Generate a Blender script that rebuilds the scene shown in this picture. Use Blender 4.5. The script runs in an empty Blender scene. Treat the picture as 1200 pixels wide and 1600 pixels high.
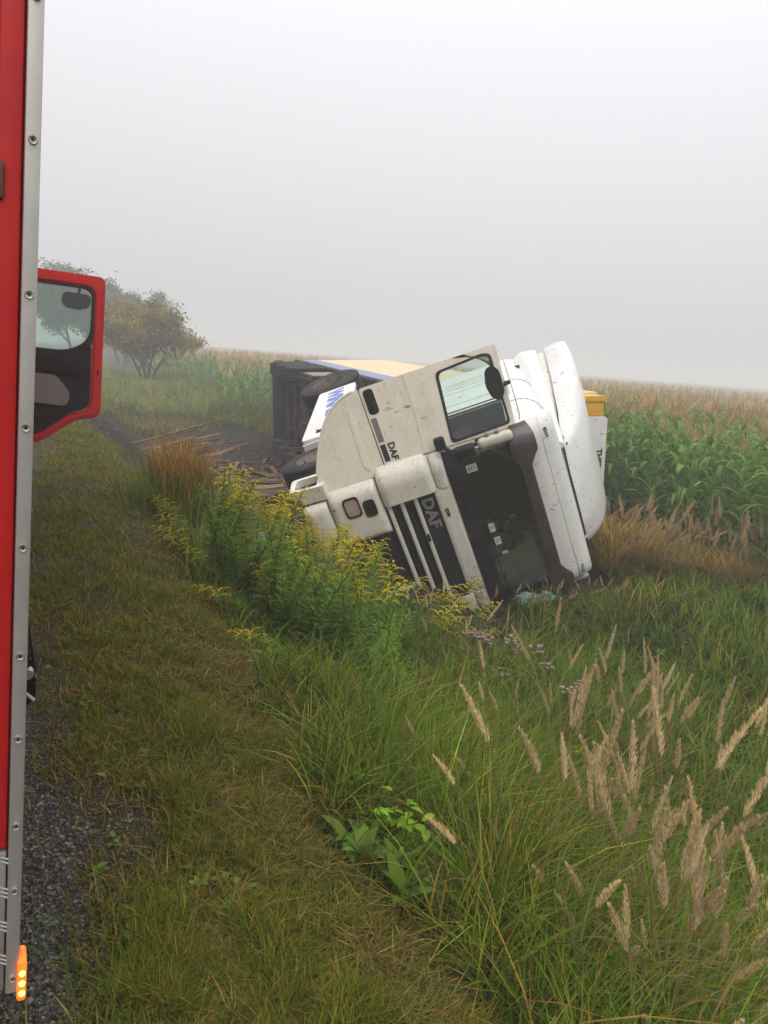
import bpy, bmesh, math, random
import numpy as np
from mathutils import Vector, Matrix, Euler

# ------------------------------------------------------------------ camera, sky, light, exposure
SC = bpy.context.scene
COL = SC.collection
R = math.radians
random.seed(7)
RNG = np.random.default_rng(11)
PI = math.pi
HAZE = 0.0060

cam_d = bpy.data.cameras.new('camera')
cam_d.sensor_fit = 'VERTICAL'
cam_d.sensor_height = 36.0
cam_d.sensor_width = 27.0
cam_d.lens = 27.0
cam_d.clip_start = 0.05
cam_d.clip_end = 2000
cam = bpy.data.objects.new('camera', cam_d)
COL.objects.link(cam)
CAM_P = Vector((0.05, 0.0, 1.65))
_yaw, _pitch, _roll = R(24.3), R(10.76), R(4.5)
_fw = Vector((math.sin(_yaw), math.cos(_yaw), 0)); _rt = Vector((math.cos(_yaw), -math.sin(_yaw), 0)); _z = Vector((0, 0, 1))
_F = _fw * math.cos(_pitch) - _z * math.sin(_pitch)
_U = _fw * math.sin(_pitch) + _z * math.cos(_pitch)
_Ri = _rt * math.cos(_roll) + _U * math.sin(_roll)
_Ui = _U * math.cos(_roll) - _rt * math.sin(_roll)
cam.matrix_world = Matrix.Translation(CAM_P) @ Matrix((_Ri, _Ui, -_F)).transposed().to_4x4()
SC.camera = cam

world = bpy.data.worlds.new('World')
SC.world = world
world.use_nodes = True
wn, wl = world.node_tree.nodes, world.node_tree.links
wn.clear()
w_out = wn.new('ShaderNodeOutputWorld')
w_bg = wn.new('ShaderNodeBackground')
w_sky = wn.new('ShaderNodeTexSky')
w_sky.sky_type = 'NISHITA'
w_sky.sun_disc = False
w_sky.sun_elevation = R(38)
w_sky.sun_rotation = R(200)
w_sky.dust_density = 5.0
w_hsv = wn.new('ShaderNodeHueSaturation')
w_hsv.inputs['Saturation'].default_value = 0.12
wl.new(w_sky.outputs['Color'], w_hsv.inputs['Color'])
# closed cloud cover over the whole dome: brighter towards the zenith, as every overcast sky is
w_geo = wn.new('ShaderNodeTexCoord')
w_sep = wn.new('ShaderNodeSeparateXYZ')
wl.new(w_geo.outputs['Generated'], w_sep.inputs[0])
w_ramp = wn.new('ShaderNodeMapRange')
w_ramp.inputs['From Min'].default_value = 0.0
w_ramp.inputs['From Max'].default_value = 1.0
w_ramp.inputs['To Min'].default_value = 0.67
w_ramp.inputs['To Max'].default_value = 1.85
w_pow = wn.new('ShaderNodeMath'); w_pow.operation = 'POWER'; w_pow.use_clamp = True; w_pow.inputs[1].default_value = 1.28
wl.new(w_sep.outputs['Z'], w_pow.inputs[0])
wl.new(w_pow.outputs[0], w_ramp.inputs['Value'])
w_col = wn.new('ShaderNodeMix')
w_col.data_type = 'RGBA'
w_col.blend_type = 'MULTIPLY'
w_col.inputs['Factor'].default_value = 1.0
w_col.inputs['A'].default_value = (0.985, 0.99, 1.02, 1)
wl.new(w_ramp.outputs['Result'], w_col.inputs['B'])
w_add = wn.new('ShaderNodeMix')
w_add.data_type = 'RGBA'
w_add.blend_type = 'MIX'
w_add.inputs['Factor'].default_value = 0.006
wl.new(w_col.outputs['Result'], w_add.inputs['A'])
wl.new(w_hsv.outputs['Color'], w_add.inputs['B'])
wl.new(w_add.outputs['Result'], w_bg.inputs['Color'])
w_bg.inputs['Strength'].default_value = 1.0
wl.new(w_bg.outputs['Background'], w_out.inputs['Surface'])

sun_d = bpy.data.lights.new('sun', 'SUN')
sun_d.energy = 0.9
sun_d.angle = R(40)
sun_d.color = (1.0, 0.97, 0.92)
sun = bpy.data.objects.new('sun', sun_d)
COL.objects.link(sun)
sun.rotation_euler = (R(38), 0, R(-20))

SC.view_settings.view_transform = 'Standard'
SC.view_settings.look = 'None'
SC.view_settings.exposure = 0.0
SC.view_settings.gamma = 1.0
SC.view_settings.use_curve_mapping = False
SC.cycles.max_bounces = 8
SC.cycles.diffuse_bounces = 3
SC.cycles.glossy_bounces = 3
SC.cycles.transmission_bounces = 6
SC.cycles.transparent_max_bounces = 10
SC.cycles.volume_bounces = 4
SC.cycles.use_denoising = True
SC.cycles.use_adaptive_sampling = True
SC.cycles.adaptive_threshold = 0.02
SC.cycles.sample_clamp_indirect = 6.0
SC.cycles.caustics_reflective = False
SC.cycles.caustics_refractive = False

# ------------------------------------------------------------------ small helpers
def rnd(a, b): return random.uniform(a, b)

def link(o, parent=None):
    COL.objects.link(o)
    if parent is not None: o.parent = parent
    return o

def tag(o, label=None, cat=None, group=None, kind=None):
    if label: o['label'] = label
    if cat: o['category'] = cat
    if group: o['group'] = group
    if kind: o['kind'] = kind
    return o

def empty(name, mat=None):
    o = bpy.data.objects.new(name, None)
    o.empty_display_size = 0.2
    COL.objects.link(o)
    if mat is not None: o.matrix_world = mat
    return o

def obj(name, bm, mat, parent=None, smooth=True, angle=40):
    """links a bmesh as ONE mesh object"""
    bmesh.ops.recalc_face_normals(bm, faces=bm.faces[:])
    me = bpy.data.meshes.new(name)
    bm.to_mesh(me); bm.free()
    me.materials.append(M[mat] if isinstance(mat, str) else mat)
    if smooth:
        me.polygons.foreach_set('use_smooth', np.ones(len(me.polygons), dtype=bool))
        try: me.set_sharp_from_angle(angle=R(angle))
        except Exception: pass
    o = bpy.data.objects.new(name, me)
    return link(o, parent)

def np_mesh(name, V, F, mat, col=None, smooth=False):
    """mesh from numpy: V (n,3), F (m,3|4), col (n,3) linear colour per vertex"""
    me = bpy.data.meshes.new(name)
    V = np.asarray(V, np.float32); F = np.asarray(F, np.int32)
    k = F.shape[1]
    me.vertices.add(len(V)); me.vertices.foreach_set('co', V.ravel())
    me.loops.add(F.size); me.loops.foreach_set('vertex_index', F.ravel())
    me.polygons.add(len(F)); me.polygons.foreach_set('loop_start', np.arange(0, F.size, k, dtype=np.int32))
    if smooth: me.polygons.foreach_set('use_smooth', np.ones(len(F), dtype=bool))
    me.update(calc_edges=True)
    if col is not None:
        a = me.color_attributes.new('Col', 'FLOAT_COLOR', 'POINT')
        a.data.foreach_set('color', np.c_[col, np.ones(len(col))].astype(np.float32).ravel())
    me.materials.append(M[mat])
    return me

def copy_tree(o, parent=None):
    c = o.copy(); COL.objects.link(c); c.parent = parent
    for ch in o.children: copy_tree(ch, c)
    return c

def quad(bm, a, b, c, d):
    vs = [bm.verts.new(p) for p in (a, b, c, d)]
    return bm.faces.new(vs)

def box(bm, lo, hi, bev=0.0, seg=2, mat=None):
    t = bmesh.new()
    bmesh.ops.create_cube(t, size=1.0)
    s = [hi[i] - lo[i] for i in range(3)]; c = [(hi[i] + lo[i]) / 2 for i in range(3)]
    for v in t.verts: v.co = Vector((v.co.x * s[0], v.co.y * s[1], v.co.z * s[2]))
    if bev > 0: bmesh.ops.bevel(t, geom=t.edges[:], offset=min(bev, min(s) * .49), segments=seg, affect='EDGES', profile=.5)
    for v in t.verts: v.co += Vector(c)
    if mat is not None: bmesh.ops.transform(t, matrix=mat, verts=t.verts)
    join(bm, t)

def join(bm, t):
    me = bpy.data.meshes.new('tmp'); t.to_mesh(me); t.free(); bm.from_mesh(me); bpy.data.meshes.remove(me)

def tube(bm, pts, r, n=8, cap=True):
    """tube along points; r a number or list"""
    pts = [Vector(p) for p in pts]
    rr = r if isinstance(r, (list, tuple)) else [r] * len(pts)
    rings = []
    ref = None
    for i, p in enumerate(pts):
        d = (pts[min(i + 1, len(pts) - 1)] - pts[max(i - 1, 0)])
        d.normalize()
        if ref is None: ref = Vector((0, 0, 1)) if abs(d.z) < .9 else Vector((1, 0, 0))
        a = d.cross(ref)
        if a.length < 1e-4: a = d.cross(Vector((0, 1, 0.3)))
        a.normalize(); b = d.cross(a).normalized()
        ref = b.cross(d) if False else ref
        rings.append([bm.verts.new(p + (a * math.cos(2 * PI * k / n) + b * math.sin(2 * PI * k / n)) * rr[i]) for k in range(n)])
    for i in range(len(rings) - 1):
        for k in range(n):
            bm.faces.new((rings[i][k], rings[i][(k + 1) % n], rings[i + 1][(k + 1) % n], rings[i + 1][k]))
    if cap:
        bm.faces.new(rings[0][::-1]); bm.faces.new(rings[-1])

def lathe(bm, prof, n=32, axis='x', c=(0, 0, 0)):
    """prof: list of (t along axis, radius), closed if first==last"""
    rings = []
    for (t, r) in prof:
        ring = []
        for k in range(n):
            a = 2 * PI * k / n
            u, v = r * math.cos(a), r * math.sin(a)
            p = {'x': (t, u, v), 'y': (u, t, v), 'z': (u, v, t)}[axis]
            ring.append(bm.verts.new(Vector(p) + Vector(c)))
        rings.append(ring)
    for i in range(len(rings) - 1):
        for k in range(n):
            bm.faces.new((rings[i][k], rings[i][(k + 1) % n], rings[i + 1][(k + 1) % n], rings[i + 1][k]))

def round_poly(pts, r, n=5):
    """2D polygon with rounded corners; r number or list"""
    out = []
    N = len(pts)
    for i in range(N):
        p = Vector(pts[i]); a = Vector(pts[i - 1]); b = Vector(pts[(i + 1) % N])
        ri = r[i] if isinstance(r, (list, tuple)) else r
        if ri <= 0: out.append((p.x, p.y)); continue
        da, db = (a - p), (b - p)
        ra = min(ri, da.length * .48, db.length * .48)
        pa, pb = p + da.normalized() * ra, p + db.normalized() * ra
        for k in range(n + 1):
            t = k / n
            q = pa * (1 - t) ** 2 + p * 2 * t * (1 - t) + pb * t * t
            out.append((q.x, q.y))
    return out

def prism(bm, pts2, fn, d0, d1):
    """pts2: outline; fn(u,v,d)->3D; closed prism between depths d0 and d1"""
    a = [bm.verts.new(fn(u, v, d0)) for u, v in pts2]
    b = [bm.verts.new(fn(u, v, d1)) for u, v in pts2]
    bm.faces.new(a); bm.faces.new(b[::-1])
    n = len(a)
    for i in range(n): bm.faces.new((a[i], b[i], b[(i + 1) % n], a[(i + 1) % n]))

def resample(pts, n):
    P = np.array(list(pts) + [pts[0]], float)
    d = np.r_[0, np.cumsum(np.hypot(*np.diff(P, axis=0).T))]
    t = np.linspace(0, d[-1], n, endpoint=False)
    return list(zip(np.interp(t, d, P[:, 0]), np.interp(t, d, P[:, 1])))

def ring_prism(bm, outer, inner, fn, d0, d1):
    """plate with a hole; outer and inner have the same number of points"""
    A = [bm.verts.new(fn(u, v, d0)) for u, v in outer]; B = [bm.verts.new(fn(u, v, d1)) for u, v in outer]
    C = [bm.verts.new(fn(u, v, d0)) for u, v in inner]; D = [bm.verts.new(fn(u, v, d1)) for u, v in inner]
    n = len(A)
    for i in range(n):
        j = (i + 1) % n
        bm.faces.new((A[i], A[j], C[j], C[i])); bm.faces.new((B[i], D[i], D[j], B[j]))
        bm.faces.new((A[i], B[i], B[j], A[j])); bm.faces.new((C[i], C[j], D[j], D[i]))

def sheet(bm, fn, nu, nv, off):
    """closed thin shell: fn(u,v)->3D for u,v in 0..1, thickened by vector off (or a function of u,v)"""
    def o(u, v): return Vector(off(u, v)) if callable(off) else Vector(off)
    A = [[bm.verts.new(Vector(fn(i / nu, j / nv))) for j in range(nv + 1)] for i in range(nu + 1)]
    B = [[bm.verts.new(Vector(fn(i / nu, j / nv)) + o(i / nu, j / nv)) for j in range(nv + 1)] for i in range(nu + 1)]
    for i in range(nu):
        for j in range(nv):
            bm.faces.new((A[i][j], A[i + 1][j], A[i + 1][j + 1], A[i][j + 1]))
            bm.faces.new((B[i][j], B[i][j + 1], B[i + 1][j + 1], B[i + 1][j]))
    for i in range(nu):
        bm.faces.new((A[i][0], B[i][0], B[i + 1][0], A[i + 1][0])); bm.faces.new((A[i][nv], A[i + 1][nv], B[i + 1][nv], B[i][nv]))
    for j in range(nv):
        bm.faces.new((A[0][j], A[0][j + 1], B[0][j + 1], B[0][j])); bm.faces.new((A[nu][j], B[nu][j], B[nu][j + 1], A[nu][j + 1]))

def lettering(name, body, size, mat, parent, origin, ux, uy, extrude=.004, spacing=1.0, bold=0.0, align='LEFT', sx=1.0):
    """raised letters as a mesh; ux = reading direction, uy = up of the letters (in the parent's space)"""
    cu = bpy.data.curves.new('tmp_text', 'FONT')
    cu.body = body; cu.size = size; cu.extrude = extrude; cu.space_character = spacing; cu.offset = bold; cu.align_x = align
    cu.resolution_u = 3
    t = bpy.data.objects.new('tmp_text', cu); COL.objects.link(t)
    me = bpy.data.meshes.new_from_object(t.evaluated_get(bpy.context.evaluated_depsgraph_get()))
    bpy.data.objects.remove(t); bpy.data.curves.remove(cu)
    me.name = name
    me.materials.clear(); me.materials.append(M[mat])
    o = bpy.data.objects.new(name, me); link(o, parent)
    ux = Vector(ux).normalized(); uy = Vector(uy); uy = (uy - ux * uy.dot(ux)).normalized(); uz = ux.cross(uy)
    me.transform(Matrix.Translation(Vector(origin)) @ Matrix((ux * sx, uy, uz)).transposed().to_4x4())
    return o

# ------------------------------------------------------------------ materials
M = {}
def new_mat(name):
    m = bpy.data.materials.new(name); m.use_nodes = True
    n = m.node_tree.nodes; l = m.node_tree.links
    return m, n, l, n['Principled BSDF']

def noise(n, l, scale, detail=4, coord='Object', rough=.55, dist=0.0):
    tc = n.new('ShaderNodeTexCoord'); t = n.new('ShaderNodeTexNoise')
    t.inputs['Scale'].default_value = scale; t.inputs['Detail'].default_value = detail; t.inputs['Roughness'].default_value = rough
    t.inputs['Distortion'].default_value = dist
    l.new(tc.outputs[coord], t.inputs['Vector'])
    return t.outputs['Fac']

def ramp(n, l, fac, stops):
    r = n.new('ShaderNodeValToRGB')
    e = r.color_ramp.elements
    while len(e) < len(stops): e.new(.5)
    for i, (p, c) in enumerate(stops):
        e[i].position = p; e[i].color = c if len(c) == 4 else (*c, 1)
    l.new(fac, r.inputs['Fac'])
    return r.outputs['Color']

def mixc(n, l, fac, a, b, mode='MIX'):
    m = n.new('ShaderNodeMix'); m.data_type = 'RGBA'; m.blend_type = mode
    for s, x in (('Factor', fac), ('A', a), ('B', b)):
        if isinstance(x, (int, float)): m.inputs[s].default_value = x
        elif isinstance(x, tuple): m.inputs[s].default_value = (*x, 1)
        else: l.new(x, m.inputs[s])
    return m.outputs['Result']

def bump(n, l, bsdf, h, strength=.2, dist=.01):
    b = n.new('ShaderNodeBump'); b.inputs['Strength'].default_value = strength; b.inputs['Distance'].default_value = dist
    l.new(h, b.inputs['Height']); l.new(b.outputs['Normal'], bsdf.inputs['Normal'])

def plain(name, c, rough=.5, metal=0, var=.12, scale=6, bmp=0.0, bscale=60, coat=0.0, spec=.5):
    m, n, l, b = new_mat(name)
    f = noise(n, l, scale, 5)
    lo = tuple(x * (1 - var) for x in c); hi = tuple(min(1, x * (1 + var)) for x in c)
    l.new(ramp(n, l, f, [(.3, lo), (.7, hi)]), b.inputs['Base Color'])
    b.inputs['Roughness'].default_value = rough; b.inputs['Metallic'].default_value = metal
    b.inputs['Coat Weight'].default_value = coat
    b.inputs['Specular IOR Level'].default_value = spec
    if bmp: bump(n, l, b, noise(n, l, bscale, 4), bmp, .006)
    M[name] = m
    return m

def painted(name, c, rough=.32, specks=.5, smear=.35, mud=(.10, .075, .05), coat=.25, var=.05, sscale=42, low=0):
    """vehicle paint with mud splatter and dirt smears"""
    m, n, l, b = new_mat(name)
    base = ramp(n, l, noise(n, l, 2.2, 4), [(.3, tuple(x * (1 - var) for x in c)), (.7, tuple(min(1, x * (1 + var)) for x in c))])
    # smears of dried dirt
    tc = n.new('ShaderNodeTexCoord'); mp = n.new('ShaderNodeMapping'); mp.inputs['Scale'].default_value = (1.2, 5.0, 2.2)
    l.new(tc.outputs['Object'], mp.inputs['Vector'])
    t = n.new('ShaderNodeTexNoise'); t.inputs['Scale'].default_value = 2.6; t.inputs['Detail'].default_value = 7; t.inputs['Roughness'].default_value = .65
    l.new(mp.outputs['Vector'], t.inputs['Vector'])
    sm = ramp(n, l, t.outputs['Fac'], [(.48, (0, 0, 0)), (.78, (smear,) * 3)])
    base = mixc(n, l, sm, base, tuple(.55 * x + .45 * y for x, y in zip(c, (.22, .18, .12))))
    # splatter: fine and coarse specks, each gated by its own broad mask so they come in bursts
    for sc_, pw_, size, g0, sd in ((sscale * 2.3, 3.0, .40, .40, 0.0), (sscale, 7.0, .40, .44, 5.0), (sscale * .42, 16.0, .42, .46, 9.0)):
        v = n.new('ShaderNodeTexVoronoi'); v.inputs['Scale'].default_value = sc_; v.inputs['Randomness'].default_value = 1
        mp2 = n.new('ShaderNodeMapping'); mp2.inputs['Scale'].default_value = (1, .8, .5); mp2.inputs['Rotation'].default_value = (.4 + sd, .3, .2); mp2.inputs['Location'].default_value = (sd, sd, 0)
        l.new(tc.outputs['Object'], mp2.inputs['Vector'])
        wob = n.new('ShaderNodeTexNoise'); wob.inputs['Scale'].default_value = sc_ * 1.2; l.new(mp2.outputs['Vector'], wob.inputs['Vector'])
        wm = n.new('ShaderNodeMix'); wm.data_type = 'RGBA'; wm.blend_type = 'LINEAR_LIGHT'; wm.inputs['Factor'].default_value = .35 / sc_
        l.new(mp2.outputs['Vector'], wm.inputs['A']); l.new(wob.outputs['Color'], wm.inputs['B']); l.new(wm.outputs['Result'], v.inputs['Vector'])
        wh = n.new('ShaderNodeTexWhiteNoise'); l.new(v.outputs['Position'], wh.inputs['Vector'])
        pw = n.new('ShaderNodeMath'); pw.operation = 'POWER'; l.new(wh.outputs['Value'], pw.inputs[0]); pw.inputs[1].default_value = pw_
        rs = n.new('ShaderNodeMath'); rs.operation = 'MULTIPLY'; l.new(pw.outputs[0], rs.inputs[0]); rs.inputs[1].default_value = size
        lt = n.new('ShaderNodeMath'); lt.operation = 'LESS_THAN'; l.new(v.outputs['Distance'], lt.inputs[0]); l.new(rs.outputs[0], lt.inputs[1])
        gm_ = n.new('ShaderNodeTexNoise'); gm_.inputs['Scale'].default_value = 2.3; gm_.inputs['Detail'].default_value = 5; l.new(mp2.outputs['Vector'], gm_.inputs['Vector'])
        gate = ramp(n, l, gm_.outputs['Fac'], [(g0, (0, 0, 0)), (g0 + .16, (specks * .85,) * 3)])
        mg = n.new('ShaderNodeMath'); mg.operation = 'MULTIPLY'; l.new(lt.outputs[0], mg.inputs[0]); l.new(gate, mg.inputs[1])
        base = mixc(n, l, mg.outputs[0], base, mud)
    if low:
        # wet soil smeared on where the flank lies in the ground
        sx = n.new('ShaderNodeSeparateXYZ'); l.new(tc.outputs['Object'], sx.inputs[0])
        mr = n.new('ShaderNodeMapRange'); mr.inputs['From Min'].default_value = low; mr.inputs['From Max'].default_value = low + 1.0; mr.inputs['To Min'].default_value = -.35; mr.inputs['To Max'].default_value = .42
        l.new(sx.outputs['X'], mr.inputs['Value'])
        nz = n.new('ShaderNodeTexNoise'); nz.inputs['Scale'].default_value = 7; nz.inputs['Detail'].default_value = 9; nz.inputs['Roughness'].default_value = .72; l.new(tc.outputs['Object'], nz.inputs['Vector'])
        ad = n.new('ShaderNodeMath'); ad.operation = 'ADD'; l.new(mr.outputs['Result'], ad.inputs[0]); l.new(nz.outputs['Fac'], ad.inputs[1])
        base = mixc(n, l, ramp(n, l, ad.outputs[0], [(.50, (0, 0, 0)), (.86, (.8, .8, .8))]), base, (.13, .095, .062))
    l.new(base, b.inputs['Base Color'])
    b.inputs['Roughness'].default_value = rough; b.inputs['Coat Weight'].default_value = coat; b.inputs['Coat Roughness'].default_value = .15; b.inputs['Specular IOR Level'].default_value = .3
    M[name] = m
    return m

def foliage(name, trans=.3, rough=.55, gain=1.0, spec=.06):
    """reads the leaf's own colour from the mesh"""
    m, n, l, b = new_mat(name)
    a = n.new('ShaderNodeAttribute'); a.attribute_name = 'Col'
    oi = n.new('ShaderNodeObjectInfo')
    hs = n.new('ShaderNodeHueSaturation'); l.new(a.outputs['Color'], hs.inputs['Color'])
    mr = n.new('ShaderNodeMapRange'); mr.inputs['To Min'].default_value = .78 * gain; mr.inputs['To Max'].default_value = 1.2 * gain
    l.new(oi.outputs['Random'], mr.inputs['Value']); l.new(mr.outputs['Result'], hs.inputs['Value'])
    l.new(hs.outputs['Color'], b.inputs['Base Color'])
    b.inputs['Roughness'].default_value = rough; b.inputs['Specular IOR Level'].default_value = spec
    tr = n.new('ShaderNodeBsdfTranslucent'); l.new(hs.outputs['Color'], tr.inputs['Color'])
    mx = n.new('ShaderNodeMixShader'); mx.inputs[0].default_value = trans
    l.new(b.outputs[0], mx.inputs[1]); l.new(tr.outputs[0], mx.inputs[2])
    l.new(mx.outputs[0], n['Material Output'].inputs['Surface'])
    M[name] = m
    return m

def glass(name, tint=(.8, .9, .86), alpha=.72, rough=.03):
    """thin pane: mostly see-through, with a glossy reflection"""
    m, n, l, b = new_mat(name)
    n.remove(b)
    t = n.new('ShaderNodeBsdfTransparent'); t.inputs['Color'].default_value = (*tint, 1)
    g = n.new('ShaderNodeBsdfGlossy'); g.inputs['Roughness'].default_value = rough
    fr = n.new('ShaderNodeFresnel'); fr.inputs['IOR'].default_value = 1.5
    mr = n.new('ShaderNodeMapRange'); mr.inputs['To Min'].default_value = 1 - alpha - .2; mr.inputs['To Max'].default_value = 1.0
    mr.inputs['To Min'].default_value = 0.02
    l.new(fr.outputs[0], mr.inputs['Value'])
    mx = n.new('ShaderNodeMixShader'); l.new(mr.outputs['Result'], mx.inputs[0]); l.new(t.outputs[0], mx.inputs[1]); l.new(g.outputs[0], mx.inputs[2])
    l.new(mx.outputs[0], n['Material Output'].inputs['Surface'])
    M[name] = m

painted('cab_paint', (.74, .71, .615), specks=1.0, smear=.36, low=.25)
painted('cab_door_paint', (.74, .695, .57), specks=.75, smear=.60)
painted('cab_white', (.74, .73, .695), specks=1.0, smear=.20, rough=.3, low=.7)
painted('bonnet_paint', (.72, .69, .60), specks=1.0, smear=.45, low=-.05)
painted('trailer_beige', (.72, .55, .33), specks=.25, smear=.25, rough=.5, coat=0)
painted('trailer_blue', (.22, .27, .40), specks=.4, smear=.5, rough=.55, coat=0)
painted('unit_white', (.72, .70, .69), specks=1.0, smear=.35, rough=.5, coat=0, sscale=70)
painted('yellow_plastic', (.72, .37, .02), specks=.35, smear=.2, rough=.45)
painted('fire_red', (.52, .010, .009), specks=.4, smear=.38, mud=(.08, .02, .015), rough=.42, coat=.05)
plain('fire_red_light', (.50, .016, .014), .42, spec=.3)
plain('aluminium', (.50, .47, .43), .42, metal=.55, var=.08, scale=14, bmp=.05, bscale=180)
plain('tread_plate', (.36, .34, .31), .45, metal=.5, var=.18, scale=9, bmp=.1)
plain('bolt_steel', (.42, .39, .35), .4, metal=.7)
plain('rust', (.10, .045, .028), .8, var=.5, scale=30, bmp=.4)
plain('black_plastic', (.018, .018, .020), .48, var=.25, scale=12, bmp=.08, spec=.15)
plain('black_rubber', (.034, .032, .031), .8, var=.4, scale=9, bmp=.2, spec=.15)
plain('black_gloss', (.012, .012, .013), .16, var=.2, spec=.15)
plain('cowl_black', (.020, .017, .018), .5, var=.3, spec=.15)
plain('grey_pad', (.17, .155, .145), .7, var=.1)
plain('visor', (.060, .038, .042), .22, var=.35, scale=3, coat=.2)
plain('chassis', (.060, .052, .047), .75, var=.5, scale=7, bmp=.3, spec=.15)
plain('chassis_rust', (.12, .072, .05), .8, var=.5, scale=8, bmp=.4, spec=.15)
plain('rim', (.13, .10, .08), .75, metal=.2, var=.4, scale=10, bmp=.3)
plain('trailer_wheel_cover', (.06, .055, .052), .7, var=.4)
plain('letter_silver', (.33, .33, .33), .4, metal=.4, var=.1)
plain('letter_black', (.012, .012, .012), .5)
plain('letter_blue', (.10, .16, .50), .45, var=.1)
plain('sticker', (.62, .72, .66), .5, var=.1)
plain('interior_dark', (.022, .022, .020), .8, var=.3, spec=.15)
plain('interior_green', (.05, .055, .045), .7, var=.3, spec=.15)
plain('interior_beige', (.62, .55, .39), .8, var=.15)
plain('cloth_brown', (.32, .16, .09), .9, var=.5, scale=11)
plain('plastic_bag', (.30, .42, .41), .4, var=.3, scale=8, bmp=.4, bscale=14)
plain('headlamp_lens', (.42, .30, .26), .12, var=.2, coat=.6)
plain('mirror_cream', (.56, .53, .42), .45, var=.12)
plain('lamp_clear', (.35, .33, .30), .3)
plain('trailer_dark', (.05, .05, .055), .7, var=.3, spec=.15)
glass('pane', (.80, .88, .84))
glass('windscreen_glass', (.84, .90, .86))

# asphalt
m, n, l, b = new_mat('asphalt')
l.new(ramp(n, l, noise(n, l, 90, 6), [(.3, (.03, .03, .032)), (.75, (.085, .082, .08))]), b.inputs['Base Color'])
b.inputs['Roughness'].default_value = .8; bump(n, l, b, noise(n, l, 160, 4), .5, .004); M['asphalt'] = m

# wood
m, n, l, b = new_mat('wood')
tc = n.new('ShaderNodeTexCoord'); mp = n.new('ShaderNodeMapping'); mp.inputs['Scale'].default_value = (2, 22, 22)
l.new(tc.outputs['Object'], mp.inputs['Vector'])
t = n.new('ShaderNodeTexNoise'); t.inputs['Scale'].default_value = 2.5; t.inputs['Detail'].default_value = 6; l.new(mp.outputs['Vector'], t.inputs['Vector'])
oi = n.new('ShaderNodeObjectInfo')
tone = ramp(n, l, oi.outputs['Random'], [(.0, (.07, .045, .030)), (.35, (.13, .08, .048)), (.7, (.27, .185, .11)), (1, (.10, .066, .044))])
gr = ramp(n, l, t.outputs['Fac'], [(.3, (.45, .45, .45)), (.7, (1.25, 1.2, 1.15))])
l.new(mixc(n, l, 1.0, tone, gr, 'MULTIPLY'), b.inputs['Base Color']); b.inputs['Roughness'].default_value = .85
bump(n, l, b, t.outputs['Fac'], .4, .01); M['wood'] = m

# bark
plain('bark', (.085, .070, .052), .9, var=.4, scale=14, bmp=.6, bscale=40)

# lit amber lamp (it gives off light)
m, n, l, b = new_mat('amber_lit')
v = noise(n, l, 38, 2)
l.new(ramp(n, l, v, [(.35, (.85, .07, .004)), (.65, (1, .22, .012))]), b.inputs['Emission Color'])
b.inputs['Base Color'].default_value = (.8, .18, .02, 1); b.inputs['Emission Strength'].default_value = 1.1; b.inputs['Roughness'].default_value = .25
M['amber_lit'] = m
m, n, l, b = new_mat('led_lit'); b.inputs['Base Color'].default_value = (1, .7, .2, 1)
b.inputs['Emission Color'].default_value = (1, .55, .10, 1); b.inputs['Emission Strength'].default_value = 4; M['led_lit'] = m

# water in the ditch
m, n, l, b = new_mat('ditch_water')
b.inputs['Base Color'].default_value = (.035, .030, .022, 1); b.inputs['Roughness'].default_value = .06; b.inputs['Specular IOR Level'].default_value = .6
bump(n, l, b, noise(n, l, 7, 3), .12, .01); M['ditch_water'] = m

foliage('grass_leaf', .34, gain=1.12)
foliage('corn_leaf', .38, .45, 1.6, .12)
foliage('weed_leaf', .32, gain=1.15)
foliage('tree_leaf', .3)
foliage('dry_plume', .25, .8)
foliage('petal', .3, .7)
# ------------------------------------------------------------------ terrain
def vnoise(x, y, seed=0):
    """smooth value noise on a lattice, -1..1"""
    x = np.asarray(x, float); y = np.asarray(y, float)
    xi = np.floor(x).astype(np.int64); yi = np.floor(y).astype(np.int64)
    fx = x - xi; fy = y - yi
    fx = fx * fx * (3 - 2 * fx); fy = fy * fy * (3 - 2 * fy)
    def h(a, b):
        n = (a * 374761393 + b * 668265263 + seed * 1442695041) & 0x7fffffff
        n = ((n ^ (n >> 13)) * 1274126177) & 0x7fffffff
        return ((n ^ (n >> 16)) & 0xffff) / 32767.5 - 1
    return (h(xi, yi) * (1 - fx) * (1 - fy) + h(xi + 1, yi) * fx * (1 - fy) + h(xi, yi + 1) * (1 - fx) * fy + h(xi + 1, yi + 1) * fx * fy)

def fbm(x, y, seed=0, o=4):
    s = 0; a = 1; t = 0
    for k in range(o):
        s = s + a * vnoise(x * 2 ** k, y * 2 ** k, seed + k); t += a; a *= .5
    return s / t

_PX = np.array([-400, -.2, .5, 1.0, 1.4, 2.0, 2.6, 3.2, 4.2, 5.3, 6.6, 8.0, 12, 400])
_PZ = np.array([0, 0, -.03, -.12, -.32, -.82, -1.2, -1.42, -1.5, -1.38, -1.10, -1.0, -1.0, -1.0])

def mud_amount(x, y):
    e = lambda cx, cy, rx, ry: np.clip(1.25 - np.hypot((x - cx) / rx, (y - cy) / ry), 0, 1) * 2.2
    m = np.maximum.reduce([e(4.6, 22.5, 3.0, 6.2), e(3.4, 15.0, 1.7, 4.2), e(1.35, 23.0, .62, 5.2), e(2.7, 23.0, 1.5, 5.0), e(4.6, 7.7, .95, 1.05), e(5.2, 10.5, 1.8, 2.8), e(2.9, 12.0, .8, 2.2)])
    return np.clip(m + .55 * fbm(x * 1.3, y * .9, 5) - .2, 0, 1)

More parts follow.
